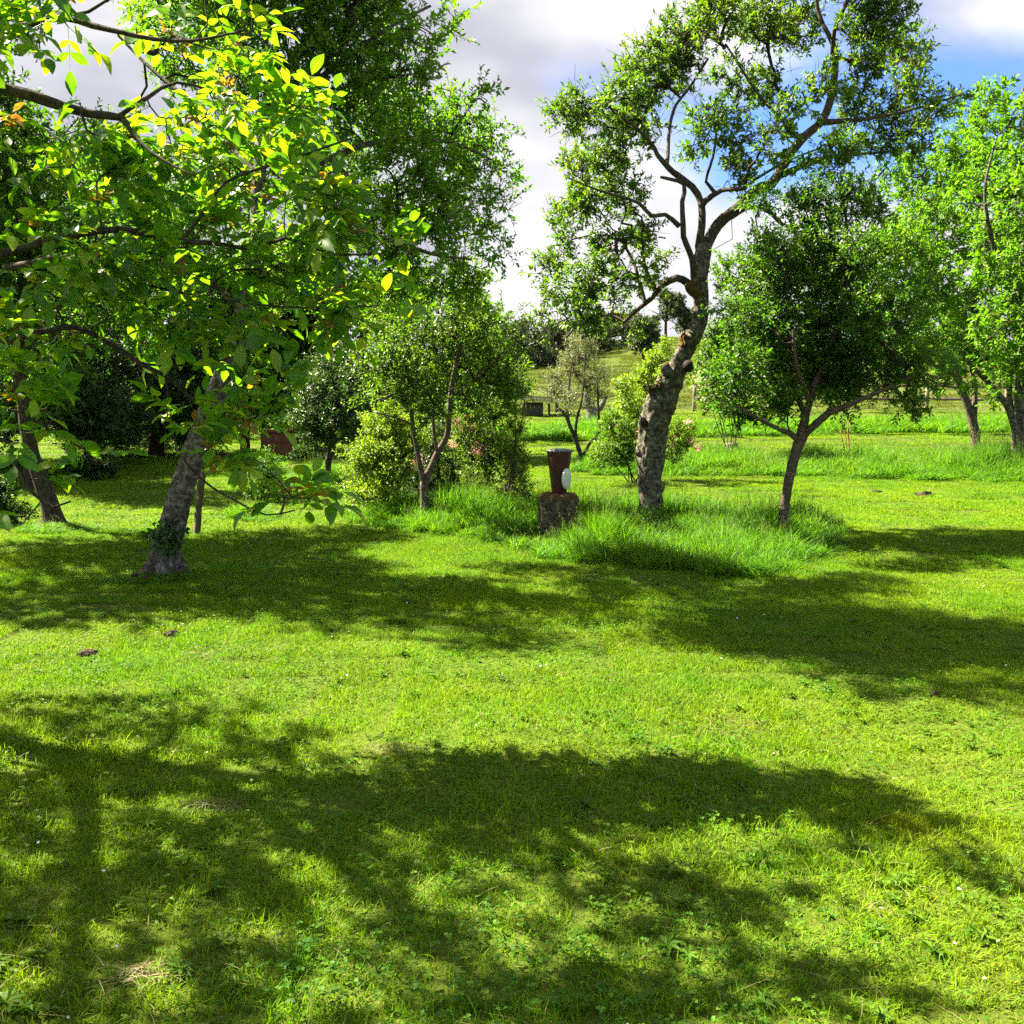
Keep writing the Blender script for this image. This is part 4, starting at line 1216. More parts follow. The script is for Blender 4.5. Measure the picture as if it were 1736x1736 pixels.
vis = px_blobs([(30, 40, 50, -.3), (120, 10, 40, -.3), (330, 50, 55, -.2), (430, 45, 35, -.2), (290, 210, 60, .2), (400, 190, 65, .3), (500, 190, 45, .3), (590, 195, 30, .2), (50, 220, 55, -.2), (110, 270, 70, 0), (230, 290, 75, .2), (370, 320, 75, .2), (490, 310, 60, .1),
    (560, 350, 45, 0), (60, 380, 75, -.3), (190, 420, 75, 0), (330, 440, 75, .1), (460, 450, 65, .1), (580, 440, 60, .1), (680, 420, 35, .1), (610, 510, 45, -.1), (70, 520, 75, -.2), (210, 540, 65, .1), (330, 560, 55, .1), (430, 550, 45, 0), (540, 530, 40, 0),
    (30, 640, 50, -.4), (80, 710, 42, -.4), (110, 760, 32, -.4), (60, 830, 42, -.4), (15, 865, 28, -.5), (110, 865, 22, -.4), (430, 690, 42, -.1), (490, 680, 22, -.1), (390, 745, 40, -.2), (440, 785, 26, -.3), (420, 830, 18, -.3), (495, 850, 32, -.3), (530, 838, 14, -.3),
    (340, 760, 22, -.1), (300, 690, 25, 0), (370, 690, 34, -.1), (400, 640, 36, 0), (340, 720, 26, -.1)], DW, .3)
off = [(Vector((-4.9, 6.3, 3.7)), (.8, .5, .5)), (Vector((-4.6, 5.4, 4.0)), (1.1, .9, .7)), (Vector((-3.6, 5.3, 4.2)), (.7, .6, .5)), (Vector((-4.7, 4.5, 3.7)), (1.0, .7, .6)), (Vector((-3.5, 4.4, 3.9)), (.8, .6, .5)), (Vector((-2.9, 4.0, 4.0)), (.6, .4, .4)), (Vector((-4.0, 3.7, 3.5)), (.9, .5, .5))]
aV = blob_points(vis, 280)
aO = blob_points(off, 420)
attr = np.concatenate([aV, aO])
nodes, par, M0 = grow(np.array(seeds), np.array(sp0), attr, .2)
nn = len(nodes)
acc = np.zeros(nn); rad = np.zeros(nn); rad[:M0] = srad
for i in range(nn - 1, M0 - 1, -1):
    if acc[i] == 0:
        acc[i] = .0026 ** 2.2
    rad[i] = acc[i] ** (1 / 2.2)
    acc[par[i]] += acc[i]
ci = np.arange(M0, nn)
A, B = nodes[par[ci]], nodes[ci]
rb = rad[ci]
ra = np.minimum(np.where(par[ci] < M0, rb * 1.2, rad[par[ci]]), rb * 1.6)
le = np.linalg.norm(B - A, axis=1)
mid = (A + B) / 2 + rng.normal(0, .1, A.shape) * le[:, None]
V1, F1 = frusta(np.concatenate([A, mid]), np.concatenate([mid, B]), np.concatenate([ra, (ra + rb) / 2]), np.concatenate([(ra + rb) / 2, rb]), 6)
part(walnut, 'twigs', mesh_from('twigs', V1, F1, mats=[M['twig']]), kind='stuff')

def leaflet(bend, twist, wid):
    t = np.array([0, .08, .24, .45, .66, .84, 1.0])
    hw = np.array([.02, .30, .72, 1.0, .92, .52, .0]) * wid * .5
    V = []
    for a, h in zip(t, hw):
        z = -bend * a * a
        for s in (-1, 0, 1):
            V.append((s * h, a, z + abs(s) * h * .30 + s * twist * a * h + (.015 * math.sin(a * 19) if s else 0)))
    Fq = []
    for i in range(len(t) - 1):
        for j in (0, 1):
            Fq.append((i * 3 + j, i * 3 + j + 1, i * 3 + j + 4, i * 3 + j + 3))
    return np.array(V), np.array(Fq)

LV = [leaflet(.10, .1, .50), leaflet(.28, -.2, .46), leaflet(.42, .3, .52), leaflet(.05, -.3, .56)]
SUNU = np.array(SUNDIR)
recs = []      # position, axis, normal, length, bronze
def compound(p, d, scale, nl, young):
    """walnut leaf: rachis with paired leaflets and a terminal one"""
    L = .20 * scale
    q = 2 if nl <= 3 else 3
    side = np.cross(d, [0, 0, 1.0]); side /= max(np.linalg.norm(side), 1e-6)
    nrm = np.cross(side, d)
    for k in range(q):
        t = .35 + .55 * k / q
        pos = p + d * L * t + np.array([0, 0, -1]) * L * .18 * t * t
        for s in (-1, 1):
            ax = d * .45 + side * s * .9 + rng.normal(0, .18, 3) + np.array([0, 0, -.18])
            recs.append((pos, ax / np.linalg.norm(ax), nrm + rng.normal(0, .25, 3), (.075 + .03 * k) * scale * rng.uniform(.8, 1.15), young))
    pos = p + d * L + np.array([0, 0, -1]) * L * .18
    ax = d + np.array([0, 0, -.35]) + rng.normal(0, .15, 3)
    recs.append((pos, ax / np.linalg.norm(ax), nrm + rng.normal(0, .25, 3), .135 * scale * rng.uniform(.85, 1.1), young))
    return p, pos
rach = []
for i, (p, dd) in enumerate(zip(B, unit(B - mid))):
    nl = 2 + rng.integers(0, 2)
    for k in range(nl):
        d = dd * .6 + rdir(1)[0] * .9 + np.array([.15, -.1, .1])
        d /= np.linalg.norm(d)
        rach.append(compound(p, d, rng.uniform(.50, .88), 5 if rng.random() < .6 else 3, 0))
    if rng.random() < .18:
        for k in range(2):
            d = dd * .8 + rdir(1)[0] * .5 + np.array([0, 0, .4])
            d /= np.linalg.norm(d)
            rach.append(compound(p, d, rng.uniform(.35, .5), 3, 1))
ra_ = np.array([r[0] for r in rach]); rb_ = np.array([r[1] for r in rach])
V2, F2 = frusta(ra_, rb_, np.full(len(ra_), .0018), np.full(len(ra_), .001), 3)
part(walnut, 'leaf_stalks', mesh_from('leaf_stalks', V2, F2, mats=[M['walnut']]), kind='stuff')
RP = np.array([r[0] for r in recs]); RA = np.array([r[1] for r in recs]); RN = np.array([r[2] for r in recs]); RL = np.array([r[3] for r in recs]); RY = np.array([r[4] for r in recs])
RS = unit(np.cross(RA, RN)); RN = np.cross(RS, RA)
mid_ = RP + RA * RL[:, None] * .5
dep = (mid_ - np.array([0, 0, CAMZ])) @ np.array(FW)
sx = 868 + F * mid_[:, 0] / dep
sy = 868 - F * ((mid_ - np.array([0, 0, CAMZ])) @ np.array(UP)) / dep
size = RL * F / dep * np.abs((RN * unit(mid_ - np.array([0, 0, CAMZ]))).sum(1)) ** .5
size[(sx < 10) | (sx > 1726) | (sy < 10) | (sy > 1726) | (dep < 1)] = 0
order = np.argsort(-size)
single = order[:300]
rest = order[300:]
var = rng.integers(0, 4, len(RL))
leafme = {}
for v in range(4):
    for y in (0, 1):
        leafme[v, y] = mesh_from('leaf', LV[v][0], LV[v][1], mats=[M['bronze'] if y else M['walnut']], smooth_=True)
        set_uv(leafme[v, y], LV[v][0][:, :2])
for i in single:
    o = link('leaf', leafme[int(var[i]), int(RY[i])])
    o.parent = walnut
    mw = Matrix(((RS[i][0], RA[i][0], RN[i][0], RP[i][0]), (RS[i][1], RA[i][1], RN[i][1], RP[i][1]), (RS[i][2], RA[i][2], RN[i][2], RP[i][2]), (0, 0, 0, 1)))
    o.matrix_parent_inverse = Matrix.Translation(-b)
    o.matrix_basis = mw @ Matrix.Scale(float(RL[i]), 4)
Vs, Fs, mi, Us, off_ = [], [], [], [], 0
for v in range(4):
    for y in (0, 1):
        s = rest[(var[rest] == v) & (RY[rest] == y)]
        if not len(s):
            continue
        T = LV[v][0]
        V = RP[s][:, None] + RL[s][:, None, None] * (RS[s][:, None] * T[None, :, 0:1] + RA[s][:, None] * T[None, :, 1:2] + RN[s][:, None] * T[None, :, 2:3])
        f = (LV[v][1][None] + (np.arange(len(s)) * len(T))[:, None, None]).reshape(-1, 4) + off_
        Vs.append(V.reshape(-1, 3)); Fs.append(f); mi.append(np.full(len(f), y)); Us.append(np.tile(T[:, :2], (len(s), 1))); off_ += V.shape[0] * V.shape[1]
cm = mesh_from('crown', np.concatenate(Vs), np.concatenate(Fs), mats=[M['walnut'], M['bronze']], mat_idx=np.concatenate(mi), smooth_=True)
set_uv(cm, np.concatenate(Us))
part(walnut, 'crown', cm, kind='stuff')

# ------------------------------------------------------------------ shrubs
def shrub(name, label, px, py, blobs, n, mat, leafL, stems=7, spread=14, top=None, d=None, per=2.4, leaves=9, thick=.4, cat='shrub', blossoms=None, bn=0, L=(.08, .22), leafW=.5, up=.4, tip=.003, group=None, bmat=None, twig=None):
    b = G(px, py) if d is None else Vector((P(px, py, d).x, d, float(ground(P(px, py, d).x, d))))
    d = b.y
    bl = px_blobs(blobs, d, thick)
    root = thing(name, b, label, cat, group)
    seeds, sr, sp_ = [], [], []
    ty = min(q[1] for q in blobs)
    for i in range(stems):
        q = blobs[i % len(blobs)]
        x1, y1 = q[0] + random.uniform(-.5, .5) * q[2], q[1]
        w = random.uniform(3, 5) * 12 / d
        lb = [(b.x + random.uniform(-.5, .5) * spread * d / F, b.y + random.uniform(-.12, .12), b.z - .03, w * d / F / 2)] + px_limb([((px + x1) / 2 + random.uniform(-6, 6), py + (y1 - py) * .45, w * .8, random.uniform(-.3, .3) * thick), (x1, y1, w * .4, random.uniform(-.8, .8) * thick)], d)
        path = catmull(lb, .12)
        part(root, 'stem', tube_mesh('stem', path, [twig or M['twig_dark']], 6, .06))
        for k in range(0, len(path)):
            if k > len(path) * .2:
                seeds.append(path[k, :3]); sr.append(path[k, 3]); sp_.append(np.linalg.norm(path[k, :3] - path[0, :3]) * .5)
    attr = blob_points(bl, n)
    attr = attr[attr[:, 2] > ground(attr[:, 0], attr[:, 1]) + .08]
    nodes, par, M0 = grow(np.array(seeds), np.array(sp_), attr, .25)
    ci = np.arange(M0, len(nodes))
    A, B = nodes[par[ci]], nodes[ci]
    V1, F1 = frusta(A, B, np.full(len(A), tip * 1.3), np.full(len(A), tip * .8), 4)
    sA, sB, lV, lF = shoots(B, unit(B - A), attr.mean(0) - np.array([0, 0, .3]), per, L[0], L[1], leaves, leafL, leafW, up)
    V2, F2 = frusta(sA, sB, np.full(len(sA), tip * .7), np.full(len(sA), tip * .35), 3)
    part(root, 'twigs', mesh_from('twigs', np.concatenate([V1, V2]), np.concatenate([F1, F2 + len(V1)]), mats=[twig or M['twig_dark']]), kind='stuff')
    part(root, 'crown', mesh_from('crown', lV, lF, mats=[mat]), kind='stuff')
    if blossoms:
        c = blob_points(px_blobs(blossoms, d, thick * .6), bn)
        k = 7
        m = len(c) * k
        cc = np.repeat(c, k, 0)
        ax = unit(rdir(m) + np.array([0, -.2, .3]))
        V, Fc = leaf_quads(cc + ax * .01, ax, rdir(m), np.full(m, .028) * rng.uniform(.7, 1.2, m) * max(1, d / 14), np.full(m, .022) * max(1, d / 14), .1, .1)
        part(root, 'blossom', mesh_from('blossom', V, Fc, mats=[bmat or M['pink']]), kind='stuff')
    return root

shrub('golden_shrub', 'sunlit yellow-green shrub left of the small forked tree', 645, 872, [(650, 735, 40), (620, 785, 36), (665, 790, 38), (612, 835, 28), (690, 750, 32), (645, 838, 32), (600, 870, 18), (660, 715, 25)], 800, M['gold'], .052, thick=.5, d=13.6)
shrub('dark_shrub', 'dark shaded shrub behind the forked trunk', 735, 868, [(725, 800, 42), (700, 830, 36), (760, 810, 40), (735, 760, 34), (780, 840, 28)], 520, M['dark'], .05, thick=.4, d=14.6, blossoms=[(697, 790, 11), (685, 797, 8), (715, 780, 8)], bn=90)
shrub('pink_honeysuckle', 'green shrub with faded pink blossom behind the tall grass', 810, 866, [(800, 735, 38), (845, 760, 36), (860, 800, 30), (822, 815, 36), (785, 700, 26), (850, 835, 24), (800, 770, 34), (820, 700, 22)], 620, M['plum'], .05, thick=.5, d=14.0,
      blossoms=[(790, 722, 17), (775, 748, 15), (838, 745, 12), (812, 760, 14), (826, 775, 8), (770, 715, 9)], bn=190)
shrub('upright_shrub', 'thin upright shrub with many bare stems, left of the stump', 866, 868, [(876, 730, 14), (868, 770, 18), (880, 790, 16), (862, 815, 18), (884, 830, 14), (872, 705, 8)], 190, M['plum'], .04, stems=11, spread=30, thick=.2, d=12.9, twig=M['stake'])
shrub('golden_bush', 'tall yellow-green bush behind the old trunk', 1085, 792, [(1070, 690, 26), (1095, 650, 26), (1110, 615, 18), (1125, 595, 14), (1060, 660, 18), (1135, 640, 18), (1080, 720, 22)], 520, M['gold'], .06, thick=.6, d=19.5)
shrub('pink_flowering_shrub', 'low shrub with clusters of dusky pink flowers either side of the old trunk', 1075, 800, [(1040, 750, 24), (1055, 770, 26), (1020, 770, 18), (1035, 720, 18), (1140, 765, 18), (1150, 740, 20), (1165, 725, 14), (1060, 735, 20)], 480, M['plum'], .06, thick=.5, d=18.6,
      blossoms=[(1045, 726, 8), (1075, 733, 7), (1150, 738, 11), (1165, 717, 7), (1140, 752, 9), (1172, 748, 7), (1182, 757, 6), (1058, 750, 5)], bn=150)
shrub('hawthorn', 'hawthorn covered in cream blossom behind the slender young tree', 1240, 770, [(1215, 600, 30), (1250, 640, 34), (1190, 640, 22), (1225, 570, 22), (1270, 600, 26), (1210, 670, 22)], 420, M['plum'], .09, d=24, thick=1.0, tip=.005, L=(.15, .35),
      blossoms=[(1210, 600, 26), (1235, 580, 18), (1245, 640, 28), (1190, 640, 16), (1265, 610, 18)], bn=700, bmat=M['cream'], cat='tree')
# silver-leaved small tree
b = G(985, 792)
DS = b.y
limbs = [[(b.x, b.y, b.z - .05, .06)] + px_limb([(984, 770, 7), (977, 748, 7), (966, 722, 6.5), (958, 702, 6), (945, 690, 5), (938, 660, 3), (935, 635, 2)], DS),
  px_limb([(980, 765, 6), (976, 732, 5), (978, 709, 5), (986, 680, 4), (990, 640, 3), (992, 600, 2)], DS), px_limb([(985, 778, 6), (1001, 750, 5), (1015, 735, 5), (1014, 687, 4), (1013, 655, 3), (1012, 625, 2)], DS),
  px_limb([(966, 722, 4), (962, 690, 3), (965, 650, 2.5), (970, 610, 2)], DS)]
tree('silver_leaved_tree', 'small multi-stemmed tree with pale silvery leaves behind the red post', 'tree', b, limbs, px_blobs([(945, 655, 22), (972, 625, 26), (998, 650, 22), (962, 680, 18), (1015, 640, 17), (990, 600, 22), (932, 665, 10), (1018, 675, 12), (970, 590, 16), (1000, 690, 10)], DS, .6), 420,
     M['silver'], M['bark_dark'], M['twig'], leafL=.062, leafW=.33, per=2.2, leaves=10, L=(.15, .38), up=.9, tip=.004, flare=.1)
# hedges and thickets at the back
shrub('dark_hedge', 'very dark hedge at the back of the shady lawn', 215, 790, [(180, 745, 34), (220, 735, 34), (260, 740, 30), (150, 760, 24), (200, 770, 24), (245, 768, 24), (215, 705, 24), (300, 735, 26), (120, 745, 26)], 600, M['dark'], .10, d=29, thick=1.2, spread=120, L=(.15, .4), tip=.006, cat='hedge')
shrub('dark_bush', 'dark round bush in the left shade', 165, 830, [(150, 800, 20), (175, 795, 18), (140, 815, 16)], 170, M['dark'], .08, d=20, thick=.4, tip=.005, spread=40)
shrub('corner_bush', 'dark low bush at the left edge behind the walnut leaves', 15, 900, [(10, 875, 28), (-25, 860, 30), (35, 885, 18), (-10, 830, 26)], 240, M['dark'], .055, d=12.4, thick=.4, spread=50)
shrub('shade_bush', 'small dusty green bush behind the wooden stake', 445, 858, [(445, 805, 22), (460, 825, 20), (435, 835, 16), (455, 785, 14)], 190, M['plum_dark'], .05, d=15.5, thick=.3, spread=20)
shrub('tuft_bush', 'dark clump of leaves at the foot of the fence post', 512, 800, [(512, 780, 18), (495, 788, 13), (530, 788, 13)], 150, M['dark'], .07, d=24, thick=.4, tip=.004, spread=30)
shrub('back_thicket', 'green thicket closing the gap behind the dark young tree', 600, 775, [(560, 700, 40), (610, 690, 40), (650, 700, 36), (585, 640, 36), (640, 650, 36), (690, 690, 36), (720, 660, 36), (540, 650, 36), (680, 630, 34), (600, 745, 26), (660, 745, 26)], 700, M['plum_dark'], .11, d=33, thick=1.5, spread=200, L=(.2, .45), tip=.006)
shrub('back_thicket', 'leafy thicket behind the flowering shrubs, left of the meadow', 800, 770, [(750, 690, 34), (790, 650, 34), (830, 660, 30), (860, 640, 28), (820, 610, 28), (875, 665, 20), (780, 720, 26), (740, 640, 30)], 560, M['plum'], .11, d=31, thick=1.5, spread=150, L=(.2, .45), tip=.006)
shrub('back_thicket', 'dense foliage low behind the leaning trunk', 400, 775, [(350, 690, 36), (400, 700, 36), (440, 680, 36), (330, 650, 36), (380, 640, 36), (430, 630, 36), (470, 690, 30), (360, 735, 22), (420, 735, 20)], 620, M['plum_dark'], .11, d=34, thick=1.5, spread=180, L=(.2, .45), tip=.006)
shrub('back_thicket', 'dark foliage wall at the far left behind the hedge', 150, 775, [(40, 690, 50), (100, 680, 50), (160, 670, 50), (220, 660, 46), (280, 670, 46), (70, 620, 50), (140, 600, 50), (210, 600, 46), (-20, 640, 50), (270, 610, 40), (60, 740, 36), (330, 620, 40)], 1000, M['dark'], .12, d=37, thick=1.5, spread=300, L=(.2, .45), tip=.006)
# ivy on the leaning trunk
iv = thing('ivy', G(275, 960), 'dark ivy clinging to the lower leaning trunk', 'ivy')
c = blob_points(px_blobs([(278, 915, 20, -.12), (285, 890, 15, -.12), (265, 905, 12, -.1), (290, 930, 14, -.15), (300, 905, 9, -.1)], D2, .05), 420)
ax = unit(rdir(len(c)) + np.array([0, -.5, .1]))
V, Fc = leaf_quads(c, ax, unit(rdir(len(c)) + np.array([-.3, -.6, .6])), rng.uniform(.03, .055, len(c)), rng.uniform(.028, .045, len(c)), .1, .15)
part(iv, 'leaves', mesh_from('leaves', V, Fc, mats=[M['dark']]), kind='stuff')
st = [G(280, 968) + Vector((0, -.17, .05)), P(283, 925, D2 - .16), P(290, 890, D2 - .15), P(300, 870, D2 - .14)]
part(iv, 'stem', tube_mesh('stem', catmull([(q.x, q.y, q.z, .008) for q in st], .05), [M['twig_dark']], 6))

# ------------------------------------------------------------------ hill
def hill_tree(label, px, d, H, Wd, n, base_w=.35, name='hill_tree', cat='tree', grp='trees on the far hill', low=.25):
    q = P(px, 600, d)
    b = Vector((q.x, d, float(ground(q.x, d))))
    limbs = [[(b.x, b.y, b.z - .3, base_w * .6), (b.x, b.y, b.z + H * .3, base_w * .45), (b.x + .2, b.y, b.z + H * .6, base_w * .3), (b.x, b.y, b.z + H * .85, base_w * .1)]]
    for s in (-1, 1, .5, -.5):
        limbs.append([(b.x, b.y, b.z + H * .3, base_w * .25), (b.x + s * Wd * .25, b.y + random.uniform(-1, 1), b.z + H * .45, base_w * .18), (b.x + s * Wd * .42, b.y + random.uniform(-1, 1), b.z + H * .55, base_w * .08)])
    bl = []
    for k in range(12):
        a = random.uniform(0, 6.28); rr = math.sqrt(random.random()); t = random.uniform(low, .9)
        wv = math.sin(math.pi * (.2 + .72 * (t - low) / (.95 - low)))
        bl.append((Vector((b.x + rr * math.cos(a) * Wd * .36 * wv, b.y + rr * math.sin(a) * Wd * .36 * wv, b.z + H * t)), (Wd * .17, Wd * .17, H * .12)))
    return tree(name, label, cat, b, limbs, bl, n, M['hillleaf'], M['bark_dark'], M['twig_dark'], leafL=.34, leafW=.6, per=2.6, leaves=8, L=(.3, .9), tip=.012, group=grp, sides=8, flare=.1, step=.5, minz=.2)

hill_tree('lone round tree standing on the skyline beside the old trunk', 1128, 128, 6.5, 5.2, 240)
hill_tree('smaller skyline tree right of the lone round tree', 1160, 131, 4.0, 5.5, 170)
hill_tree('dark small tree part way up the hill', 1092, 92, 3.6, 3.4, 130)
for i, (px, d, H, Wd, lab) in enumerate([(905, 96, 7, 9, 'first bushy hedge tree from the left on the hill'), (945, 100, 6.5, 9, 'second bushy hedge tree from the left on the hill'), (985, 106, 6, 9, 'third bushy hedge tree from the left on the hill'), (1022, 112, 6, 9, 'hedge tree on the hill above the silvery tree'),
                                     (1058, 118, 5.5, 9, 'hedge tree nearest the hilltop'), (865, 92, 7, 9, 'hedge tree on the hill half hidden by the thicket'), (1088, 122, 4, 6, 'last small hedge tree before the skyline gap'), (1480, 120, 6, 9, 'hill tree hidden among the right branches'), (1640, 118, 6, 9, 'hill tree behind the double-stemmed tree')]):
    hill_tree(lab, px, d, H * .62, Wd, 210, name='hedge_tree', grp='hedge trees on the far hill', low=.08)

# ------------------------------------------------------------------ fences
def bar(a, b_, w, h, mat, seg=6, wob=.01):
    a, b_ = Vector(a), Vector(b_)
    V = []
    dirv = (b_ - a).normalized()
    side = dirv.cross(Vector((0, 0, 1)))
    side = Vector((1, 0, 0)) if side.length < .1 else side.normalized()
    upv = side.cross(dirv)
    for i in range(seg + 1):
        c = a.lerp(b_, i / seg) + side * random.gauss(0, wob) + upv * random.gauss(0, wob)
        k = 1 + random.uniform(-.08, .08)
        for s, t in ((-1, -1), (1, -1), (1, 1), (-1, 1)):
            V.append(c + side * s * w * .5 * k + upv * t * h * .5 * k)
    Fq = []
    for i in range(seg):
        for j in range(4):
            Fq.append((i * 4 + j, i * 4 + (j + 1) % 4, i * 4 + 4 + (j + 1) % 4, i * 4 + 4 + j))
    Fq += [(3, 2, 1, 0), tuple(seg * 4 + j for j in range(4))]
    return mesh_from('bar', np.array([tuple(v) for v in V]), np.array(Fq), mats=[mat])

def fence(label, x0, x1, y0, y1, n, hs, mat, name='rail_fence', ph=1.1):
    root = thing(name, (x0, y0, float(ground(x0, y0))), label, 'fence')
    pts = [(x0 + (x1 - x0) * i / n, y0 + (y1 - y0) * i / n) for i in range(n + 1)]
    for x, y in pts:
        z = float(ground(x, y))
        part(root, 'post', bar((x, y, z - .2), (x + random.gauss(0, .03), y, z + ph), .12, .12, mat, 3))
    for h in hs:
        for (xa, ya), (xb, yb) in zip(pts[:-1], pts[1:]):
            part(root, 'rail', bar((xa, ya - .08, float(ground(xa, ya)) + h), (xb, yb - .08, float(ground(xb, yb)) + h + random.gauss(0, .03)), .05, .11, mat, 5, .015))
    return root
fence('weathered two-rail wooden fence between the garden and the hill', 7.5, 26, 41.5, 40.0, 6, (.55, 1.05), M['fencewood'])
fence('dark rail fence at the back left behind the young tree', -13.5, -5.5, 31.5, 30.5, 4, (.5, .95), M['twig_dark'], 'dark_rail_fence', 1.2)

# ------------------------------------------------------------------ small garden things
# stump with the red post
b = G(946, 906)
DP = b.y
SW = 68 * DP / F / 2
def lathe(name, prof, c, sides, mats, squash=1.0, rough=0.0, seed=0, smooth_=True, capb=False):
    V = []
    for r, z in prof:
        for j in range(sides):
            a = j * 2 * math.pi / sides
            k = 1.0
            if rough:
                k += rough * noise.noise(Vector((math.cos(a) * 4.0, math.sin(a) * 4.0, z * 2.0 + seed))) + rough * .7 * noise.noise(Vector((math.cos(a) * 11, math.sin(a) * 11, z * 4 + seed)))
            V.append((c[0] + r * k * math.cos(a), c[1] + r * k * math.sin(a) * squash, c[2] + z + (rough * .15 * noise.noise(Vector((r * 30 * math.cos(a), r * 30 * math.sin(a), seed))) if rough else 0)))
    n = len(prof)
    bq = (np.arange(n - 1) * sides)[:, None]
    j = np.arange(sides)[None]
    j2 = (j + 1) % sides
    Fq = np.stack([bq + j, bq + j2, bq + sides + j2, bq + sides + j], -1).reshape(-1, 4)
    cap = np.arange((n - 1) * sides, n * sides)[None]
    return mesh_from(name, np.array(V), [Fq, cap] + ([np.arange(sides)[::-1][None]] if capb else []), mats=mats, smooth_=smooth_)
stump = thing('tree_stump', b, 'wide lichened tree stump carrying the dark red post', 'stump')
SH = float(P(946, 842, DP).z - b.z)
part(stump, 'bark', lathe('bark', [(SW * 1.08, -.1), (SW * 1.05, .04), (SW, .12), (SW * .98, SH * .5), (SW * .99, SH * .8), (SW * 1.0, SH * .93), (SW * .96, SH)], b, 56, [M['stumpbark']], rough=.10, seed=3))
part(stump, 'moss_cap', lathe('moss_cap', [(SW * .99, SH - .02), (SW * .97, SH + .012), (SW * .85, SH + .035), (SW * .5, SH + .045), (SW * .1, SH + .05)], b, 48, [M['moss_cap'] if 'moss_cap' in M else plain_mat('brown_moss', (.035, .03, .012), (.12, .065, .02), 18, .95, bump=1.0)], rough=.08, seed=5))
pb = Vector((b.x + .01, b.y, b.z + SH + .045))
PH = 74 * DP / F
post = thing('red_post', pb, 'dark red tapered post with flat lid, standing on the stump', 'post')
part(post, 'body', lathe('body', [(.080, 0), (.083, .01), (.112, PH * .45), (.140, PH * .9), (.146, PH - .025)], pb, 8, [M['red']], smooth_=False))
part(post, 'lid', lathe('lid', [(.140, PH - .03), (.160, PH - .028), (.162, PH - .012), (.150, PH - .004), (.09, PH + .008), (.01, PH + .012)], pb, 24, [M['lid']], smooth_=False))
dn = Vector((.88, -.47, .03)).normalized()
dc = P(957, 812, DP - .085) + dn * .012
plate = thing('oval_plate', dc, 'white oval plate fixed to the side of the red post', 'plate')
su = dn.cross(Vector((0, 0, 1))).normalized()
Vp = []
for rr, zz in ((.96, 0), (1.0, .008), (1.0, .02), (.95, .028), (.6, .034), (.02, .036)):
    for j in range(36):
        a = j * 2 * math.pi / 36
        Vp.append(tuple(dc + su * (.105 * rr * math.cos(a)) + Vector((0, 0, 1)) * (.122 * rr * math.sin(a)) + dn * zz))
n = 6
bq = (np.arange(n - 1) * 36)[:, None]; j = np.arange(36)[None]; j2 = (j + 1) % 36
part(plate, 'disc', mesh_from('disc', np.array(Vp), [np.stack([bq + j, bq + j2, bq + 36 + j2, bq + 36 + j], -1).reshape(-1, 4), np.arange(36)[None]], mats=[M['white']], smooth_=True))

# small cut stump in the far strip
b = G(1240, 782)
s2 = thing('cut_stump', b, 'small pale cut stump in the sunlit tall grass', 'stump')
part(s2, 'bark', lathe('bark', [(.21, -.05), (.17, .12), (.16, .40), (.155, .44)], b, 24, [M['wood']], rough=.12, seed=9))
part(s2, 'cut_face', lathe('cut_face', [(.15, .437), (.14, .447), (.02, .45)], b, 20, [M['greywood']]))
# stake
b = G(331, 906)
t = P(343, 805, b.y + .1)
stk = thing('wooden_stake', b, 'brown wooden stake just right of the leaning trunk', 'stake')
part(stk, 'shaft', bar((b.x, b.y, b.z - .1), t, .062, .055, M['stake'], 6, .004))
part(stk, 'tip', bar(t, t + Vector((.004, 0, .03)), .045, .04, M['stake'], 2, .0))
# rusty box
b = G(472, 772)
bx = thing('rusty_box', b, 'rusty brown box at the back of the shady lawn', 'box')
def boxm(c, sx, sy, sz, mat, rz=0.0):
    import bmesh
    bm = bmesh.new()
    bmesh.ops.create_cube(bm, size=1.0)
    bmesh.ops.scale(bm, vec=(sx, sy, sz), verts=bm.verts)
    bmesh.ops.bevel(bm, geom=bm.edges[:], offset=min(sx, sy, sz) * .06, segments=2, affect='EDGES')
    bmesh.ops.rotate(bm, cent=(0, 0, 0), matrix=Matrix.Rotation(rz, 3, 'Z'), verts=bm.verts)
    bmesh.ops.translate(bm, vec=Vector(c), verts=bm.verts)
    me = bpy.data.meshes.new('box')
    bm.to_mesh(me); bm.free()
    me.materials.append(mat)
    return me
part(bx, 'body', boxm(b + Vector((0, 0, .30)), .85, .6, .62, M['rust'], .2))
part(bx, 'lid', boxm(b + Vector((0, 0, .635)), .92, .66, .05, M['rust'], .2))
b = G(523, 778)
gp = thing('gate_post', b, 'dark stout post beside the young dark tree', 'post')
part(gp, 'shaft', bar((b.x, b.y, b.z - .1), (b.x + .02, b.y, b.z + 1.05), .16, .15, M['bark_dark'], 5, .008))
part(gp, 'cap', bar((b.x + .02, b.y, b.z + 1.05), (b.x + .02, b.y, b.z + 1.09), .19, .18, M['bark_dark'], 2, .0))
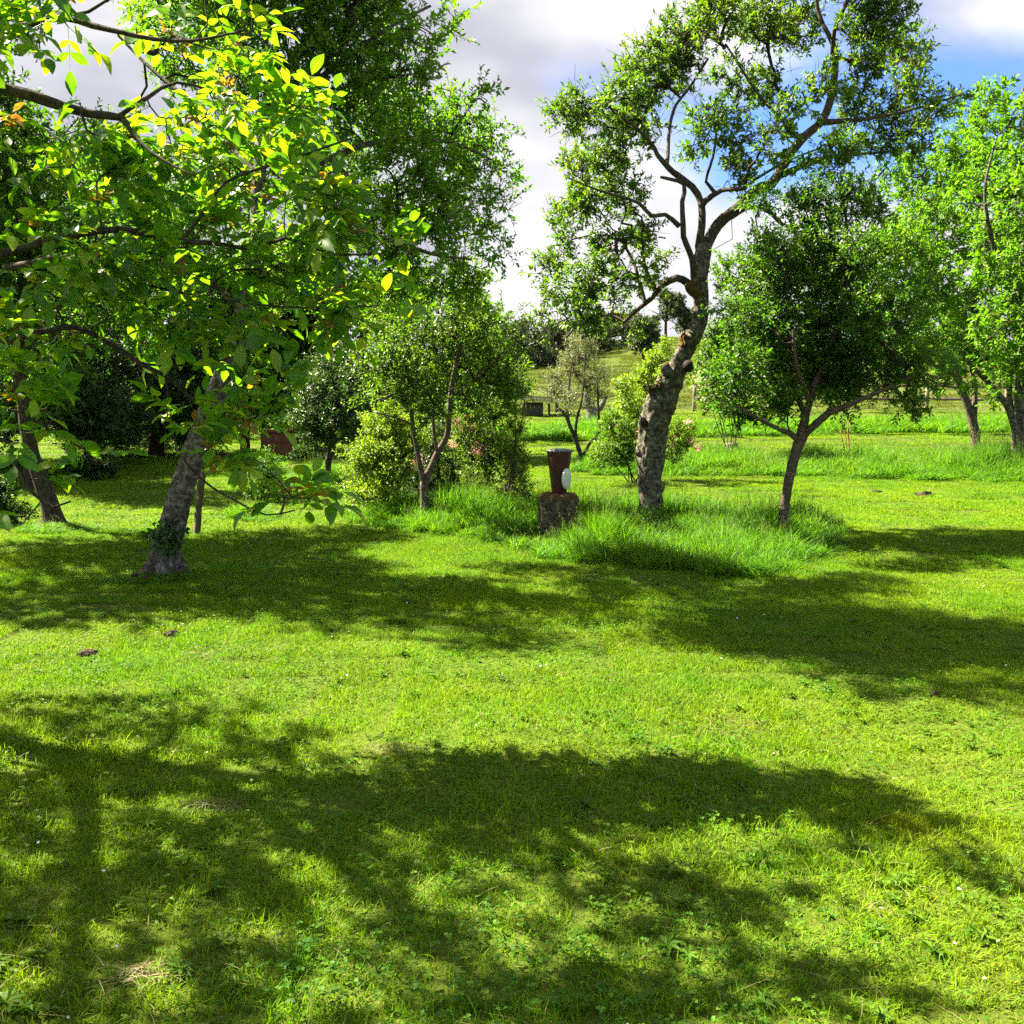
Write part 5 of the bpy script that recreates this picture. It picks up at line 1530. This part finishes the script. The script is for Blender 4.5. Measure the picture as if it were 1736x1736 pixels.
# low shelter of grey boards beyond the silvery tree
b = Vector((P(920, 725, 40).x, 40.0, 0)); b.z = float(ground(b.x, b.y))
sh = thing('board_shelter', b, 'low shelter of weathered grey boards at the foot of the hill', 'shelter')
for k in range(5):
    part(sh, 'board', bar((b.x - .75 + k * .17, b.y, b.z), (b.x - .75 + k * .17, b.y, b.z + .55), .168, .03, M['darkwood'], 3, .002))
for k in range(4):
    part(sh, 'roof_board', bar((b.x - .9 + k * .02, b.y - .15 + k * .25, b.z + .66 + k * .05), (b.x + 1.0, b.y - .15 + k * .25, b.z + .56 + k * .05), .26, .035, M['greywood'], 5, .006))
for x in (.25, .55, .95):
    part(sh, 'leg', bar((b.x + x, b.y, b.z), (b.x + x, b.y, b.z + .5), .09, .09, M['darkwood'], 3, .004))
part(sh, 'pole', bar((b.x - .72, b.y + .1, b.z + .5), (b.x - .70, b.y + .1, b.z + 1.15), .05, .05, M['wood'], 3, .004))
# grey snag beyond the silvery tree
b = Vector((P(1003, 725, 37).x, 37.0, 0)); b.z = float(ground(b.x, b.y))
sg = thing('grey_snag', b, 'broken grey dead trunk half hidden behind the silvery tree', 'dead trunk')
part(sg, 'trunk', tube_mesh('trunk', catmull([(b.x, b.y, b.z - .1, .22), (b.x - .02, b.y, b.z + .4, .19), (b.x - .14, b.y, b.z + .8, .16), (b.x - .28, b.y, b.z + 1.1, .06)], .06), [M['greywood']], 14, .2, 5))
part(sg, 'limb', tube_mesh('limb', catmull([(b.x + .05, b.y, b.z + .3, .12), (b.x + .3, b.y, b.z + .55, .12), (b.x + .52, b.y, b.z + .95, .06)], .06), [M['greywood']], 10, .2, 5))
# dock stalks
b = G(1437, 785)
dk = thing('dock_plant', b, 'reddish bare dock stalks in the sunlit tall grass', 'plant')
for k in range(4):
    x = random.uniform(-.08, .08)
    part(dk, 'stalk', bar((b.x + x, b.y, b.z), (b.x + x - .18 + random.uniform(-.1, .1), b.y, b.z + random.uniform(.7, 1.05)), .016, .016, M['dock'], 5, .008))
# bare soil around the leaning trunk and molehills
def mound(label, px, py, r, h, name='molehill', grp='molehills and clods on the lawn', mat='soil'):
    b = G(px, py)
    root = thing(name, b, label, 'clod' if name != 'soil_collar' else 'soil', grp)
    part(root, 'heap', lump_mesh(b + Vector((0, 0, h * .25)), (r, r * .8, h), [M[mat]], 3, .7, 12))
    for k in range(5):
        a = random.uniform(0, 6.28)
        part(root, 'crumb', lump_mesh(b + Vector((r * 1.1 * math.cos(a), r * .9 * math.sin(a), h * .3 + .015)), (r * .22, r * .2, r * .16), [M[mat]], 1, .6, 9))
    return root
mound('crumbly dark soil heaped around the foot of the leaning trunk', 272, 979, .20, .03, 'soil_collar', None)
mound('dark clod on the sunny path near the right edge', 1567, 843, .13, .07)
mound('low clod on the sunny path left of the darker one', 1480, 836, .12, .04)
mound('clod at the edge of the sunlit tall grass behind the slender trunk', 1390, 803, .14, .08)
mound('small dark clod in the sunlit lawn left of centre', 290, 1079, .045, .03)
mound('brown clod above the front shadow on the left', 150, 1113, .055, .035)
mound('small rounded stone-brown clod in the sunny lawn on the right', 1584, 1181, .022, .022)
# heaps of dry clippings
def clip(label, px, py, r, n):
    b = G(px, py)
    root = thing('clipping_heap', b, label, 'grass clippings', 'heaps of dry grass clippings')
    V, q, t_ = blades(n, r, .03, .075, .003, 1.8)
    rr = np.linalg.norm(V[:, :2], axis=1)
    V[:, 2] = V[:, 2] * .35 + .012 + .022 * np.exp(-(rr / r) ** 2 * 2)
    V[:, 1] *= .6
    V = V + np.array(b)
    part(root, 'straw', mesh_from('straw', V, [q, t_], mats=[M['straw']]), kind='stuff')
clip('dry brown clippings in the shade at the bottom left', 235, 1660, .06, 130)
clip('dry clippings at the upper rim of the front shadow', 665, 1275, .12, 150)
clip('pale dry clippings on the sunny lawn right of centre', 1230, 1240, .24, 160)
clip('pale clippings in the sunlit patch of the front shadow', 360, 1370, .10, 90)
clip('dry clippings on the sunny lawn left, beyond the front shadow', 390, 1110, .3, 160)
clip('clippings along the shaded mowing edge on the right', 1560, 945, .5, 420)
